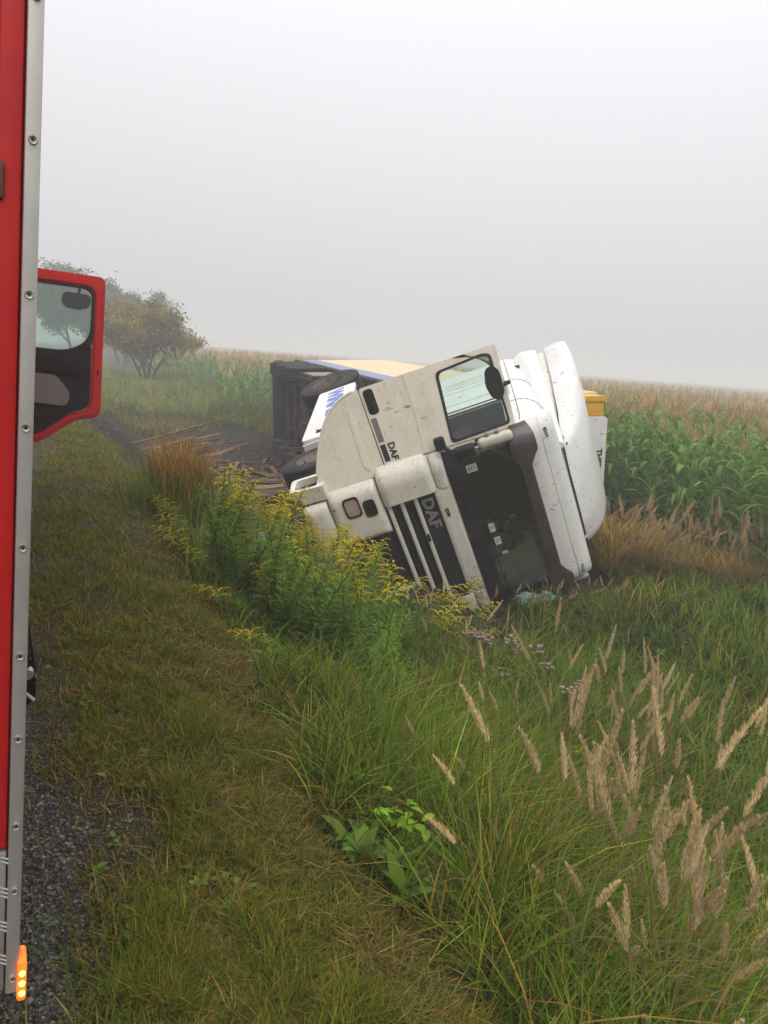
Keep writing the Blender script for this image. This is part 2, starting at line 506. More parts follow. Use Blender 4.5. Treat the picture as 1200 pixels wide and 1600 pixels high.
def ground_z(x, y):
    x = np.asarray(x, float); y = np.asarray(y, float)
    xs = [np.interp(x + d, _PX, _PZ) for d in (-.3, -.15, 0, .15, .3)]
    z = sum(xs) / 5
    k = np.clip((y - 26) / 18, 0, 1); k = k * k * (3 - 2 * k)
    z = np.where(x > .8, z * (1 - k) + np.maximum(z, np.interp(x, [.8, 2.5, 6, 400], [-.08, -.5, -.75, -.75])) * k, z)
    z = z + np.where(x > 5.5, np.clip((y - 11) * .009, 0, .22), 0) * np.clip((x - 5.5) / 1.5, 0, 1)
    d = np.hypot(x, y)
    far = np.clip((d - 90) / 260, 0, 1)
    z = z + far * 2.6 * np.clip((x + 5) / 40, 0, 1)
    near = np.clip((60 - d) / 40, 0, 1)
    off = np.clip((x - .3) / .6, 0, 1)
    z = z + near * off * (.030 * fbm(x * 1.1, y * 1.1, 1) + .018 * fbm(x * 4, y * 4, 2, 3))
    m = mud_amount(x, y) * near
    z = z + m * (.20 * fbm(x * 1.7, y * 1.2, 8, 4) + .06 * fbm(x * 6, y * 6, 9, 2))
    z = z + .28 * np.exp(-(((x - 4.45) / .75) ** 2 + ((y - 8.35) / .6) ** 2))
    z = z + .42 * np.exp(-(((x - 3.75) / .8) ** 2 + ((y - 17.6) / 1.0) ** 2)) + .22 * np.exp(-(((x - 3.5) / 1.0) ** 2 + ((y - 20.2) / .9) ** 2))
    z = z + .12 * np.exp(-(((x - 6.35) / .6) ** 2 + ((y - 7.6) / .5) ** 2))
    # wheel rut running in from the road
    rut = np.exp(-((x - 1.35 - .02 * (y - 22)) / .22) ** 2) * np.clip((y - 15) / 3, 0, 1) * np.clip((30 - y) / 3, 0, 1)
    z = z - .12 * rut
    return z

def axis_lines(lo, hi, step, far, start):
    a = list(np.arange(lo, hi, step)); s = step; p = hi
    while p < far: a.append(p); s *= 1.16; p += s
    a.append(far)
    s = step; p = lo - step
    while p > start: a.insert(0, p); s *= 1.16; p -= s
    a.insert(0, start)
    return np.array(a)

gx = axis_lines(-.6, 11, .11, 390, -390)
gy = axis_lines(.4, 30, .14, 390, -390)
GX, GY = np.meshgrid(gx, gy, indexing='ij')
GZ = ground_z(GX, GY)
GZ = np.where(GX < -.7, np.minimum(GZ, -.012), GZ)
gi = np.arange(GX.size).reshape(GX.shape)
gF = np.stack([gi[:-1, :-1], gi[1:, :-1], gi[1:, 1:], gi[:-1, 1:]], -1).reshape(-1, 4)
grav = np.clip((.30 - GX + .22 * fbm(GX * 2.3, GY * 1.2, 21) - .14 * np.clip((GY - 2.6), 0, 2)) / .3, 0, 1)
gcol = np.stack([mud_amount(GX, GY) * (np.hypot(GX, GY) < 60), grav, np.clip((GX - 1.2) / .5, 0, 1)], -1).reshape(-1, 3)

m, n, l, b = new_mat('ground')
at = n.new('ShaderNodeAttribute'); at.attribute_name = 'Col'
sp = n.new('ShaderNodeSeparateColor'); l.new(at.outputs['Color'], sp.inputs[0])
verge = ramp(n, l, noise(n, l, 3.5, 8), [(.3, (.030, .026, .013)), (.5, (.055, .045, .022)), (.72, (.085, .062, .035))])
ditch = ramp(n, l, noise(n, l, 5, 8), [(.3, (.014, .016, .007)), (.7, (.034, .036, .015))])
soil = ramp(n, l, noise(n, l, 6, 9), [(.28, (.014, .010, .008)), (.5, (.032, .022, .016)), (.75, (.062, .043, .031))])
vo = n.new('ShaderNodeTexVoronoi'); vo.inputs['Scale'].default_value = 75
tc = n.new('ShaderNodeTexCoord'); l.new(tc.outputs['Object'], vo.inputs['Vector'])
wn2 = n.new('ShaderNodeTexWhiteNoise'); l.new(vo.outputs['Position'], wn2.inputs['Vector'])
stone = ramp(n, l, wn2.outputs['Value'], [(0, (.026, .023, .021)), (.55, (.066, .058, .052)), (.9, (.115, .104, .095)), (1, (.24, .23, .21))])
c1 = mixc(n, l, sp.outputs['Blue'], verge, ditch)
gm = n.new('ShaderNodeMath'); gm.operation = 'ADD'; gm.use_clamp = True
gn = ramp(n, l, noise(n, l, 9, 5), [(.4, (0, 0, 0)), (.6, (.7, .7, .7))])
gs = n.new('ShaderNodeMath'); gs.operation = 'MULTIPLY'; l.new(gn, gs.inputs[0]); gs.inputs[1].default_value = 1.0
g2 = n.new('ShaderNodeMath'); g2.operation = 'GREATER_THAN'; g2.inputs[1].default_value = .5
ga = n.new('ShaderNodeMath'); ga.operation = 'ADD'; l.new(sp.outputs['Green'], ga.inputs[0])
gb = n.new('ShaderNodeMath'); gb.operation = 'SUBTRACT'; l.new(gn, gb.inputs[0]); gb.inputs[1].default_value = .35; l.new(gb.outputs[0], ga.inputs[1])
l.new(ga.outputs[0], g2.inputs[0])
c2 = mixc(n, l, g2.outputs[0], c1, stone)
c3 = mixc(n, l, sp.outputs['Red'], c2, soil)
l.new(c3, b.inputs['Base Color']); b.inputs['Roughness'].default_value = .9; b.inputs['Specular IOR Level'].default_value = .25
hm = n.new('ShaderNodeMath'); hm.operation = 'ADD'; l.new(noise(n, l, 22, 8), hm.inputs[0]); l.new(vo.outputs['Distance'], hm.inputs[1])
bump(n, l, b, hm.outputs[0], .8, .03)
M['ground'] = m
ground_me = np_mesh('ground', np.stack([GX, GY, GZ], -1).reshape(-1, 3), gF, 'ground', gcol, smooth=True)
ground = link(bpy.data.objects.new('ground', ground_me)); tag(ground, 'grassy road verge, ditch and field soil', kind='structure')

bm = bmesh.new()
rp = [(x, y) for y in np.linspace(-60, 380, 60) for x in (-7.2, -3.9, -.62)]
rv = [bm.verts.new((x, y, -.003 if x > -1 else (.04 if x > -5 else -.02))) for x, y in rp]
for i in range(59):
    for k in range(2):
        bm.faces.new((rv[i * 3 + k], rv[i * 3 + k + 1], rv[i * 3 + k + 4], rv[i * 3 + k + 3]))
road = obj('road', bm, 'asphalt'); tag(road, 'asphalt country road beside the verge', kind='structure')

# brown water lying in the ditch
bm = bmesh.new()
wp = []
for k in range(28):
    a = 2 * PI * k / 28; r = 1 + .18 * math.sin(3 * a + 1) + .1 * math.sin(5 * a)
    wp.append((3.15 + .62 * r * math.cos(a), 11.6 + 2.2 * r * math.sin(a), -1.40))
bm.faces.new([bm.verts.new(p) for p in wp])
water = obj('water', bm, 'ditch_water', smooth=False); tag(water, 'shallow pale water standing in the ditch', kind='structure')

# fog: a closed box of even pale air round everything
bm = bmesh.new(); box(bm, (-400, -400, -4.0), (400, 400, 9.2))
m = bpy.data.materials.new('haze'); m.use_nodes = True
n, l = m.node_tree.nodes, m.node_tree.links; n.clear()
o_ = n.new('ShaderNodeOutputMaterial'); pv = n.new('ShaderNodeVolumePrincipled')
pv.inputs['Color'].default_value = (.885, .89, .895, 1); pv.inputs['Density'].default_value = HAZE
pv.inputs['Anisotropy'].default_value = 0.0
l.new(pv.outputs[0], o_.inputs['Volume'])
M['haze'] = m
haze = obj('haze', bm, 'haze', smooth=False); tag(haze, 'pale morning fog over the fields', kind='stuff')
# ------------------------------------------------------------------ fire engine (rear right corner beside the camera)
FE = empty('fire_engine', Matrix.Translation((-.014, 1.45, 0)) @ Matrix.Rotation(R(2.8), 4, 'Z') @ Matrix.Rotation(R(1.8), 4, 'Y'))
tag(FE, 'red fire engine with aluminium corner trim and its cab door standing open', 'fire engine')
W = 2.5
bm = bmesh.new(); box(bm, (-W, .012, .40), (-.004, 5.6, 3.15), .01); obj('body', bm, 'fire_red', FE)
# rear face pieces, each standing a little proud
bm = bmesh.new(); box(bm, (-.024, -.012, .395), (.0, .05, 3.14), .004); trim = obj('corner_trim', bm, 'aluminium', FE)
bm = bmesh.new(); lathe(bm, [(0, .0001), (-.003, .004), (-.004, .0062), (0, .0075), (.002, .0075)], 14, 'y'); rv_me = obj('rivet', bm, 'bolt_steel', trim)
bm = bmesh.new(); lathe(bm, [(0, .0001), (0, .0024)], 10, 'y'); sk = obj('socket', bm, 'black_plastic', rv_me)
rz = [.43, .62, .755, .93, 1.09, 1.29, 1.50, 1.72, 1.96, 2.17, 2.40, 2.62, 2.85, 3.05]
for i, z in enumerate(rz):
    o = rv_me if i == 0 else rv_me.copy()
    if i: COL.objects.link(o)
    o.location = (-.012, -.0125, z)
    s = sk if i == 0 else sk.copy()
    if i: COL.objects.link(s); s.parent = o
    s.location = (0, -.0043, 0)
bm = bmesh.new(); box(bm, (-.062, -.004, .705), (-.0265, .04, 3.13), .006); obj('rear_post', bm, 'fire_red_light', FE)
bm = bmesh.new(); box(bm, (-1.15, .001, .74), (-.082, .03, 1.885), .02, 3); obj('rear_hatch', bm, 'fire_red', FE)
bm = bmesh.new(); box(bm, (-1.15, -.003, 1.90), (-.082, .03, 2.75), .02, 3); obj('rear_hatch', bm, 'fire_red', FE)
for z in (1.892, 1.165):
    bm = bmesh.new(); box(bm, (-.10, -.014, z - .03), (-.052, .0, z + .03), .006); h = obj('hinge', bm, 'rust', FE)
    bm = bmesh.new(); lathe(bm, [(-.014, .0001), (-.020, .006), (-.016, .011), (-.012, .012)], 14, 'y', (-.088, 0, z)); obj('hinge_bolt', bm, 'bolt_steel', h)
# tread plate skirt with raised chevron bars
bm = bmesh.new(); box(bm, (-1.2, -.006, .40), (-.0265, .02, .70), .004); tp = obj('tread_plate', bm, 'tread_plate', FE)
bm = bmesh.new(); tube(bm, [(-.013, 0, -.006), (0, -.0012, 0), (.013, 0, .006)], [.0008, .0026, .0008], 6); t0 = obj('tread_bar', bm, 'aluminium', tp)
k = 0
for r_ in range(8):
    for c_ in range(3):
        for g in range(3):
            x = -.055 - c_ * .062; z = .425 + r_ * .036 + g * .0085
            if z > .69: continue
            o = t0 if k == 0 else t0.copy()
            if k: COL.objects.link(o)
            o.location = (x + (r_ % 2) * .031, -.006, z); k += 1
            if r_ % 2: o.scale = (-1, 1, 1)
# lit amber marker lamp hanging on the lower corner
bm = bmesh.new(); box(bm, (-.004, -.020, .378), (.013, .03, .468), .007, 3); mk = obj('marker_lamp', bm, 'amber_lit', FE)
bm = bmesh.new()
for z in (.398, .420, .442): lathe(bm, [(-.0235, .0001), (-.0235, .005), (-.020, .006)], 10, 'y', (.005, 0, z))
obj('lamp_diodes', bm, 'led_lit', mk)
# roof edge locker leaning out over the side
bm = bmesh.new(); prism(bm, [(-.3, 2.55), (.0, 2.46), (.070, 2.80), (.070, 3.2), (-.3, 3.3)], lambda u, v, d: (u, d, v), 1.55, 5.2); rl = obj('roof_locker', bm, 'chassis', FE)
bm = bmesh.new(); box(bm, (.040, 1.50, 2.74), (.075, 1.545, 3.2), .004); obj('locker_edge', bm, 'aluminium', rl)
bm = bmesh.new(); box(bm, (-2.4, .02, 3.152), (-.06, 5.5, 3.28), .03); obj('roof_deck', bm, 'aluminium', FE)
# folded-out step at the side with its white board, black latch and bracket
bm = bmesh.new(); prism(bm, [(.0, .93), (.018, .93), (.060, .655), (.060, .63), (.0, .63)], lambda u, v, d: (u, d, v), 1.16, 1.18); st = obj('step_board', bm, 'cab_white', FE)
bm = bmesh.new(); prism(bm, [(.020, .90), (.028, .90), (.072, .60), (.062, .60)], lambda u, v, d: (u, d, v), 1.10, 1.16); obj('step_edge', bm, 'black_plastic', st)
bm = bmesh.new()
prism(bm, round_poly([(.0, .66), (.045, .655), (.068, .60), (.070, .545), (.05, .52), (.02, .50), (.0, .49)], .01, 3), lambda u, v, d: (u, d, v), 1.04, 1.14)
obj('step_latch', bm, 'black_gloss', FE)
bm = bmesh.new(); tube(bm, [(.010, 1.03, .585), (.04, 1.03, .56), (.064, 1.03, .535)], .006, 8); lathe(bm, [(1.02, .0001), (1.02, .016), (1.05, .018)], 16, 'y', (.045, 0, .625)); obj('latch_lever', bm, 'bolt_steel', FE)
# cab, hidden behind the body but standing there
bm = bmesh.new()
prism(bm, round_poly([(5.75, .75), (5.75, 2.75), (7.9, 2.7), (8.15, 1.6), (8.15, .6), (6.0, .6)], .15, 5), lambda u, v, d: (d, u, v), -W + .05, -.16)
obj('cab', bm, 'fire_red', FE)
for y in (1.6, 7.0):
    for sx in (-.02, -W + .32):
        t = empty('wheel'); t.parent = FE; t.location = (sx - .3, y, .5)
        bm = bmesh.new(); lathe(bm, [(.0, .27), (-.0, .44), (.04, .49), (.26, .49), (.3, .44), (.3, .27)], 36, 'x'); obj('tyre', bm, 'black_rubber', t)
        bm = bmesh.new(); lathe(bm, [(.05, .0001), (.05, .12), (.12, .14), (.16, .2), (.26, .27), (.02, .27)], 28, 'x'); obj('rim', bm, 'rim', t)
# open cab door, inner side towards the camera
DY = 6.72
D = empty('door'); D.parent = FE
dp = lambda u, v, d: (u, DY + d, v)
outer = round_poly([(.0, 2.305), (.878, 2.305), (.878, .965), (.80, .935), (.66, .915), (.50, .80), (.33, .665), (.0, .63)], [.03, .06, .05, .08, .1, .08, .1, .03], 5)
inner = round_poly([(.08, 2.19), (.775, 2.19), (.775, 1.05), (.70, 1.00), (.60, .98), (.46, .87), (.32, .75), (.08, .72)], [.03, .10, .12, .1, .1, .1, .1, .03], 5)
bm = bmesh.new(); ring_prism(bm, resample(outer, 90), resample(inner, 90), dp, 0, .06); obj('door_frame', bm, 'fire_red_light', D)
o2 = round_poly([(.03, 2.275), (.845, 2.275), (.845, .99), (.78, .965), (.645, .945), (.49, .83), (.33, .70), (.03, .66)], [.03, .08, .05, .08, .1, .08, .1, .03], 5)
i2 = round_poly([(.085, 2.215), (.80, 2.215), (.80, 1.05), (.72, 1.00), (.62, .975), (.47, .86), (.325, .74), (.085, .71)], [.03, .12, .12, .1, .1, .1, .1, .03], 5)
bm = bmesh.new(); ring_prism(bm, resample(o2, 90), resample(i2, 90), dp, -.022, .01); obj('door_flange', bm, 'fire_red', D)
win_o = round_poly([(.07, 2.20), (.785, 2.20), (.785, 1.63), (.60, 1.50), (.07, 1.53)], [.03, .10, .1, .1, .02], 5)
win_i = round_poly([(.09, 2.175), (.760, 2.175), (.755, 1.70), (.56, 1.575), (.09, 1.58)], [.03, .09, .12, .12, .02], 5)
bm = bmesh.new(); ring_prism(bm, resample(win_o, 80), resample(win_i, 80), dp, -.012, .035); obj('window_seal', bm, 'black_rubber', D)
bm = bmesh.new(); prism(bm, win_i, dp, .012, .017); obj('window_pane', bm, 'pane', D)
low = round_poly([(.085, 1.56), (.52, 1.555), (.70, 1.66), (.768, 1.64), (.770, 1.06), (.70, 1.01), (.60, .985), (.46, .875), (.32, .755), (.085, .725)], [.02, .1, .05, .04, .12, .1, .1, .1, .1, .02], 5)
bm = bmesh.new(); prism(bm, low, dp, -.028, .03); obj('inner_panel', bm, 'black_plastic', D)
bm = bmesh.new(); prism(bm, round_poly([(.085, 1.52), (.40, 1.50), (.70, 1.43), (.765, 1.425), (.765, 1.37), (.50, 1.36), (.30, 1.40), (.085, 1.41)], .03, 4), dp, -.07, -.02); obj('arm_ledge', bm, 'black_gloss', D)
bm = bmesh.new(); prism(bm, round_poly([(.085, 1.345), (.46, 1.335), (.595, 1.16), (.56, 1.055), (.51, 1.045), (.085, 1.07)], [.02, .05, .06, .04, .04, .02], 5), dp, -.055, -.02); obj('door_pad', bm, 'grey_pad', D)
bm = bmesh.new(); prism(bm, round_poly([(.085, .93), (.34, .92), (.18, .79), (.085, .79)], .02, 4), dp, -.05, -.02); obj('door_pocket', bm, 'black_gloss', D)
bm = bmesh.new(); box(bm, (.826, DY - .027, 1.36), (.846, DY - .015, 1.42), .004); obj('door_latch', bm, 'black_plastic', D)
bm = bmesh.new(); prism(bm, round_poly([(.50, 2.10), (.53, 2.135), (.75, 2.13), (.768, 2.07), (.74, 2.00), (.66, 1.975), (.54, 1.985), (.50, 2.03)], .03, 5), dp, .12, .22); mi = obj('wing_mirror', bm, 'black_plastic', D)
bm = bmesh.new(); tube(bm, [(.65, DY + .17, 2.12), (.66, DY + .14, 2.20), (.66, DY + .05, 2.25)], .015, 8); obj('mirror_arm', bm, 'black_plastic', mi)
# ------------------------------------------------------------------ overturned lorry tractor, lying on its left side
# local axes of the lorry: x to its left, y towards its rear, z towards its roof (0 = where its tyres would stand)
T_O = Vector((3.07274532, 8.95362207, -1.24102078))
T_X = Vector((0.46957053, 0.07460651, -0.87973711)); T_Y = Vector((0.35091351, 0.89856738, 0.26350783)); T_Z = T_X.cross(T_Y).normalized()
TK = empty('lorry', Matrix.Translation(T_O) @ Matrix((T_X, T_Y, T_Z)).transposed().to_4x4())
tag(TK, 'cream white lorry cab lying on its side in the ditch with its door flung open', 'lorry')

def rake(z):
    return float(np.interp(z, [0, 1.4, 2.2, 3.1, 3.3, 3.48, 3.58], [.0, .0, .02, .07, .09, .15, .24]))
def fy(x, z):
    a = abs(x)
    return rake(z) + .035 * (a / 1.2) ** 2 + (max(0, a - .95) / .25) ** 2.2 * .13
def front(name, x0, x1, z0, z1, mat, out=0.0, nu=28, nv=8, th=.03, edge=.012, parent=None, zf=None):
    """curved front panel with slightly rolled edges"""
    bm = bmesh.new()
    def f(u, v):
        x = x0 + (x1 - x0) * u
        lo, hi = (z0, z1) if zf is None else zf(x)
        z = lo + (hi - lo) * v
        e = min(u * (x1 - x0), (1 - u) * (x1 - x0), v * (hi - lo), (1 - v) * (hi - lo))
        roll = max(0, 1 - e / .03) ** 2 * edge
        return (x, fy(x, z) - out + roll, z)
    sheet(bm, f, nu, nv, (0, th, 0))
    return obj(name, bm, mat, parent or TK, angle=50)

# --- body shell behind the panels
bm = bmesh.new(); box(bm, (-1.12, .16, 1.0), (1.12, .22, 2.36)); box(bm, (-1.14, .22, 1.28), (1.14, 2.38, 1.40)); obj('cab_floor', bm, 'interior_dark', TK)
bm = bmesh.new(); box(bm, (-1.16, 2.32, 1.2), (1.16, 2.40, 3.56), .02); obj('rear_wall', bm, 'interior_green', TK)
bm = bmesh.new(); box(bm, (1.13, .22, 1.0), (1.20, 2.40, 3.5), .03); obj('left_side', bm, 'cab_paint', TK)
bm = bmesh.new(); box(bm, (1.095, .42, 1.5), (1.128, 1.75, 3.02), .02); dl = obj('left_door_lining', bm, 'interior_beige', TK)
bm = bmesh.new(); box(bm, (1.06, .9, 2.0), (1.094, 1.2, 2.1), .02); obj('lining_handle', bm, 'interior_dark', dl)
# right side: pillar, sill, sleeper wall behind the door opening
bm = bmesh.new(); box(bm, (-1.19, .15, 1.3), (-1.10, .23, 3.18), .02); obj('door_pillar', bm, 'cab_paint', TK)
bm = bmesh.new(); box(bm, (-1.2, 1.16, 1.15), (-1.15, 2.72, 3.30), .025, 3); sw = obj('sleeper_side', bm, 'cab_white', TK)
bm = bmesh.new(); prism(bm, round_poly([(2.28, 2.46), (2.36, 2.46), (2.36, 3.02), (2.28, 3.02)], .035, 4), lambda u, v, d: (d, u, v), -1.203, -1.17); obj('vent_slot', bm, 'interior_beige', sw)
for y in (1.48, 1.95, 2.10, 2.2):
    bm = bmesh.new(); box(bm, (-1.209, y, 1.5), (-1.199, y + .018, 3.22), .004); obj('rib', bm, 'cab_white', sw)
bm = bmesh.new(); box(bm, (-1.2, .15, 1.22), (-1.14, 1.16, 1.40), .02); obj('door_sill', bm, 'cab_paint', TK)
bm = bmesh.new(); box(bm, (-1.2, .18, 3.10), (-1.13, 1.16, 3.20), .02); obj('door_header', bm, 'cab_paint', TK)
bm = bmesh.new(); tube(bm, [(-1.205, .2, 1.42), (-1.205, .22, 3.12), (-1.205, 1.12, 3.12), (-1.205, 1.12, 1.42)], .012, 6); obj('door_seal', bm, 'black_rubber', TK)

# --- roof: rises and broadens from the screen to the back
def roof_pt(u, v):
    y = .20 + 2.5 * v
    t = v
    ztop = 3.56 + .10 * t ** .6
    w = 1.17 + .03 * min(1, t * 6)
    sh = .36 - .10 * t
    a = -1 + 2 * u
    s = abs(a)
    if s > .62:   # flank, rolling round the edge
        k = (s - .62) / .38
        ang = k * PI / 2
        x = (w - sh) + sh * math.sin(min(ang * 1.35, PI / 2))
        z = ztop - .03 - sh * (1 - math.cos(min(ang * 1.35, PI / 2)))
        if ang * 1.35 > PI / 2: z -= (ang * 1.35 - PI / 2) * .22
    else:
        x = (w - sh) * s / .62; z = ztop - .03 * (s / .62) ** 2
    drop = max(0, 1 - v / .06) ** 2 * .05
    return (math.copysign(x, a), y, z - drop)
bm = bmesh.new(); sheet(bm, roof_pt, 48, 20, (0, 0, -.03)); obj('roof', bm, 'cab_white', TK, angle=60)

# --- roof fairing strips and spoiler
def ribbon3(name, a0, a1, b0, b1, h, mat, parent=None):
    """raised wedge between two long edges a0-a1 and b0-b1"""
    bm = bmesh.new()
    A0, A1, B0, B1 = map(Vector, (a0, a1, b0, b1))
    def f(u, v):
        p = (A0 * (1 - v) + A1 * v) * (1 - u) + (B0 * (1 - v) + B1 * v) * u
        bul = math.sin(PI * u) * .012
        return p + Vector((-.55, 0, .83)) * bul
    sheet(bm, f, 6, 14, Vector((.5, 0, -.86)) * h)
    return obj(name, bm, mat, parent or TK, angle=60)
ribbon3('side_fairing', (-.72, .36, 3.595), (-1.245, 2.62, 3.63), (-.665, .34, 3.64), (-1.215, 2.60, 3.86), .12, 'cab_white')
ribbon3('fairing_channel', (-.65, .40, 3.605), (-1.175, 2.55, 3.82), (-.60, .42, 3.61), (-1.15, 2.5, 4.01), .10, 'cab_paint')
ribbon3('side_fairing', (.70, .36, 3.60), (1.245, 2.62, 3.56), (.66, .34, 3.63), (1.20, 2.60, 3.74), .10, 'cab_white')
lead = np.array([(-1.215, 2.50, 4.00), (-1.02, 1.75, 3.90), (-.81, 1.0, 3.775), (-.62, .42, 3.64), (-.3, .36, 3.62), (0, .34, 3.62), (.45, .36, 3.62), (.85, .55, 3.64), (1.06, 1.0, 3.68), (1.17, 1.75, 3.75), (1.235, 2.50, 3.80)])
crest = np.array([(-1.12, 2.60, 4.27), (-1.06, 2.45, 4.29), (-.93, 2.30, 4.29), (-.70, 2.14, 4.28), (-.35, 2.04, 4.25), (0, 2.0, 4.23), (.40, 2.0, 4.23), (.78, 2.02, 4.22), (1.02, 2.1, 4.20), (1.16, 2.3, 4.12), (1.22, 2.60, 4.04)])
_tt = np.linspace(0, 1, 11)
def spoiler_pt(u, v):
    a = np.array([np.interp(u, _tt, lead[:, k]) for k in range(3)]); c = np.array([np.interp(u, _tt, crest[:, k]) for k in range(3)])
    p = a * (1 - v) + c * v
    b = math.sin(PI * v) ** .8 * .17
    d = Vector((a[0] * .5, -.75, .75)).normalized()
    return Vector(p) + d * b
bm = bmesh.new(); sheet(bm, spoiler_pt, 40, 14, lambda u, v: (0, .03, -.03)); sp = obj('spoiler', bm, 'cab_white', TK, angle=70)
bm = bmesh.new()
for u in (.30,):
    p = spoiler_pt(u, .03); lathe(bm, [(-.012, .0001), (-.012, .016), (.0, .018)], 12, 'z', (p.x, p.y, p.z + .012))
obj('fixing_screw', bm, 'black_plastic', sp)
bm = bmesh.new(); tube(bm, [Vector(spoiler_pt(u, 0)) + Vector((0, -.004, -.012)) for u in np.linspace(.27, .8, 24)], .013, 6); obj('spoiler_seal', bm, 'black_rubber', sp)
bm = bmesh.new(); box(bm, (-1.0, 2.4, 3.4), (1.0, 2.46, 4.0), .02); obj('spoiler_back', bm, 'chassis', sp)

for y in (.95, 1.75):
    bm = bmesh.new(); tube(bm, [Vector(roof_pt(u, (y - .2) / 2.5)) + Vector((0, 0, .0)) for u in np.linspace(.0, .30, 14)], .006, 5); obj('roof_seam', bm, 'grey_pad', TK)
bm = bmesh.new(); tube(bm, [Vector(roof_pt(.055, v)) for v in np.linspace(.02, .98, 14)], .006, 5); obj('roof_seam', bm, 'grey_pad', TK)
# --- front panels
rf = front('roof_front', -1.185, 1.185, 3.12, 3.575, 'cab_white', 0, 40, 12)
rf2 = front('roof_front_trim', -1.17, 1.17, 3.385, 3.40, 'cab_paint', .006, 40, 2, .01, .0, rf)
for x in (-.98, .98):
    bm = bmesh.new(); box(bm, (x - .065, fy(x, 3.45) - .012, 3.425), (x + .065, fy(x, 3.45) + .02, 3.462), .012); ml = obj('marker_light', bm, 'black_plastic', rf)
    bm = bmesh.new(); box(bm, (x - .05, fy(x, 3.45) - .017, 3.432), (x + .05, fy(x, 3.45) - .008, 3.455), .006); obj('marker_lens', bm, 'lamp_clear', ml)
def visor_z(x):
    a = abs(x)
    k = np.interp(a, [0, .72, .82, .90, 1.25], [0, 0, .5, 1, 1])
    e = max(0, (a - 1.05) / .16)
    return 3.03 - .07 * k + .03 * (a / 1.2) ** 2 + e * .05, 3.175 + .12 * k - e ** 2 * .05
front('sun_visor', -1.215, 1.215, 0, 0, 'visor', .13, 60, 6, .012, .01, zf=visor_z)
bm = bmesh.new()
for x in (-.9, -.3, .3, .9): box(bm, (x - .012, fy(x, 3.16) - .125, 3.14), (x + .012, fy(x, 3.16) + .01, 3.16))
obj('visor_bracket', bm, 'cowl_black', TK)
# windscreen in its black surround
bm = bmesh.new()
def scr(z0, z1, x0, x1, c):
    return resample(round_poly([(x0, z1), (x1, z1), (x1, z0), (x0, z0)], c, 6), 96)
so, si = scr(2.19, 3.14, -1.19, 1.19, .05), scr(2.40, 3.08, -1.08, 1.08, .10)
ring_prism(bm, so, si, lambda u, v, d: (u, fy(u, v) - .004 + d, v), 0, .035); obj('screen_surround', bm, 'cowl_black', TK)
bm = bmesh.new(); sheet(bm, lambda u, v: (-1.10 + 2.2 * u, fy(-1.10 + 2.2 * u, 2.38 + .72 * v) + .014, 2.38 + .72 * v), 30, 8, (0, .006, 0)); ws = obj('windscreen', bm, 'windscreen_glass', TK)
for (x, z, w, h) in ((-.88, 2.49, .10, .13), (-.04, 2.50, .12, .07), (.16, 2.52, .11, .075), (.35, 2.56, .04, .07)):
    bm = bmesh.new(); box(bm, (x - w / 2 if w < .11 else x - w / 2, fy(x, z) + .008, z - h / 2), (x + w / 2, fy(x, z) + .011, z + h / 2)); s_ = obj('windscreen_sticker', bm, 'sticker', ws)
    bm = bmesh.new()
    for k in range(3): box(bm, (x - w * .3, fy(x, z) + .005, z - h * .3 + k * h * .25), (x + w * (.3 - .1 * k), fy(x, z) + .0075, z - h * .3 + k * h * .25 + h * .08))
    obj('sticker_print', bm, 'letter_black', s_)
for (x0, z0, x1, z1) in ((-.55, 2.28, -.10, 2.46), (.05, 2.27, .50, 2.45), (.60, 2.27, 1.0, 2.45)):
    bm = bmesh.new()
    P = lambda x, z: (x, fy(x, z) - .028, z)
    tube(bm, [P(x0, z0), P((x0 + x1) / 2, (z0 + z1) / 2 - .01), P(x1, z1)], [.012, .009, .006], 6)
    tube(bm, [P(x1 - .38, z1 + .02), P(x1 + .25, z1 - .02)], .007, 6); lathe(bm, [(0, .0001), (0, .03), (.04, .03)], 14, 'y', (x0, fy(x0, z0) - .04, z0))
    obj('wiper', bm, 'black_plastic', TK)
# cowl handle on the black band
bm = bmesh.new(); tube(bm, [(-.72, fy(-.7, 2.28) - .02, 2.27), (-.70, fy(-.7, 2.28) - .05, 2.285), (-.45, fy(-.4, 2.28) - .05, 2.30), (-.43, fy(-.4, 2.3) - .02, 2.30)], .017, 8); obj('grab_handle', bm, 'black_gloss', TK)

front('bonnet', -.765, 1.16, 1.975, 2.19, 'bonnet_paint', .005, 34, 8, .03, .014)
bm = bmesh.new(); box(bm, (-.50, fy(-.45, 2.05) - .012, 2.03), (-.38, fy(-.45, 2.05) + .01, 2.075), .012); bb = obj('bonnet_badge', bm, 'black_plastic', TK)
bm = bmesh.new(); box(bm, (-.485, fy(-.45, 2.05) - .016, 2.045), (-.42, fy(-.45, 2.05) - .010, 2.06), .003); obj('badge_letters', bm, 'letter_silver', bb)
front('grille', -.80, 1.12, 1.30, 1.98, 'black_gloss', -.075, 26, 6, .02, 0)
for z in (1.375, 1.535, 1.705):
    front('grille_slat', -.765, .98, z, z + .048, 'cab_paint', -.002, 30, 3, .05, .012)
for z in (1.45, 1.62):
    front('grille_rib', -.765, .98, z, z + .02, 'black_plastic', -.045, 30, 2, .02, .0)
front('badge_band', -.765, .98, 1.755, 1.965, 'black_plastic', -.03, 26, 3, .03, .01)
lettering('maker_letters', 'DAF', .19, 'letter_silver', TK, (-.70, fy(-.5, 1.86) + .024, 1.80), (1, 0, 0), (0, 0, 1), .006, 1.05, .006, sx=1.15)
bm = bmesh.new(); box(bm, (-.24, -.01, 1.71), (-.14, .02, 1.748), .008); obj('slat_badge', bm, 'black_plastic', TK)
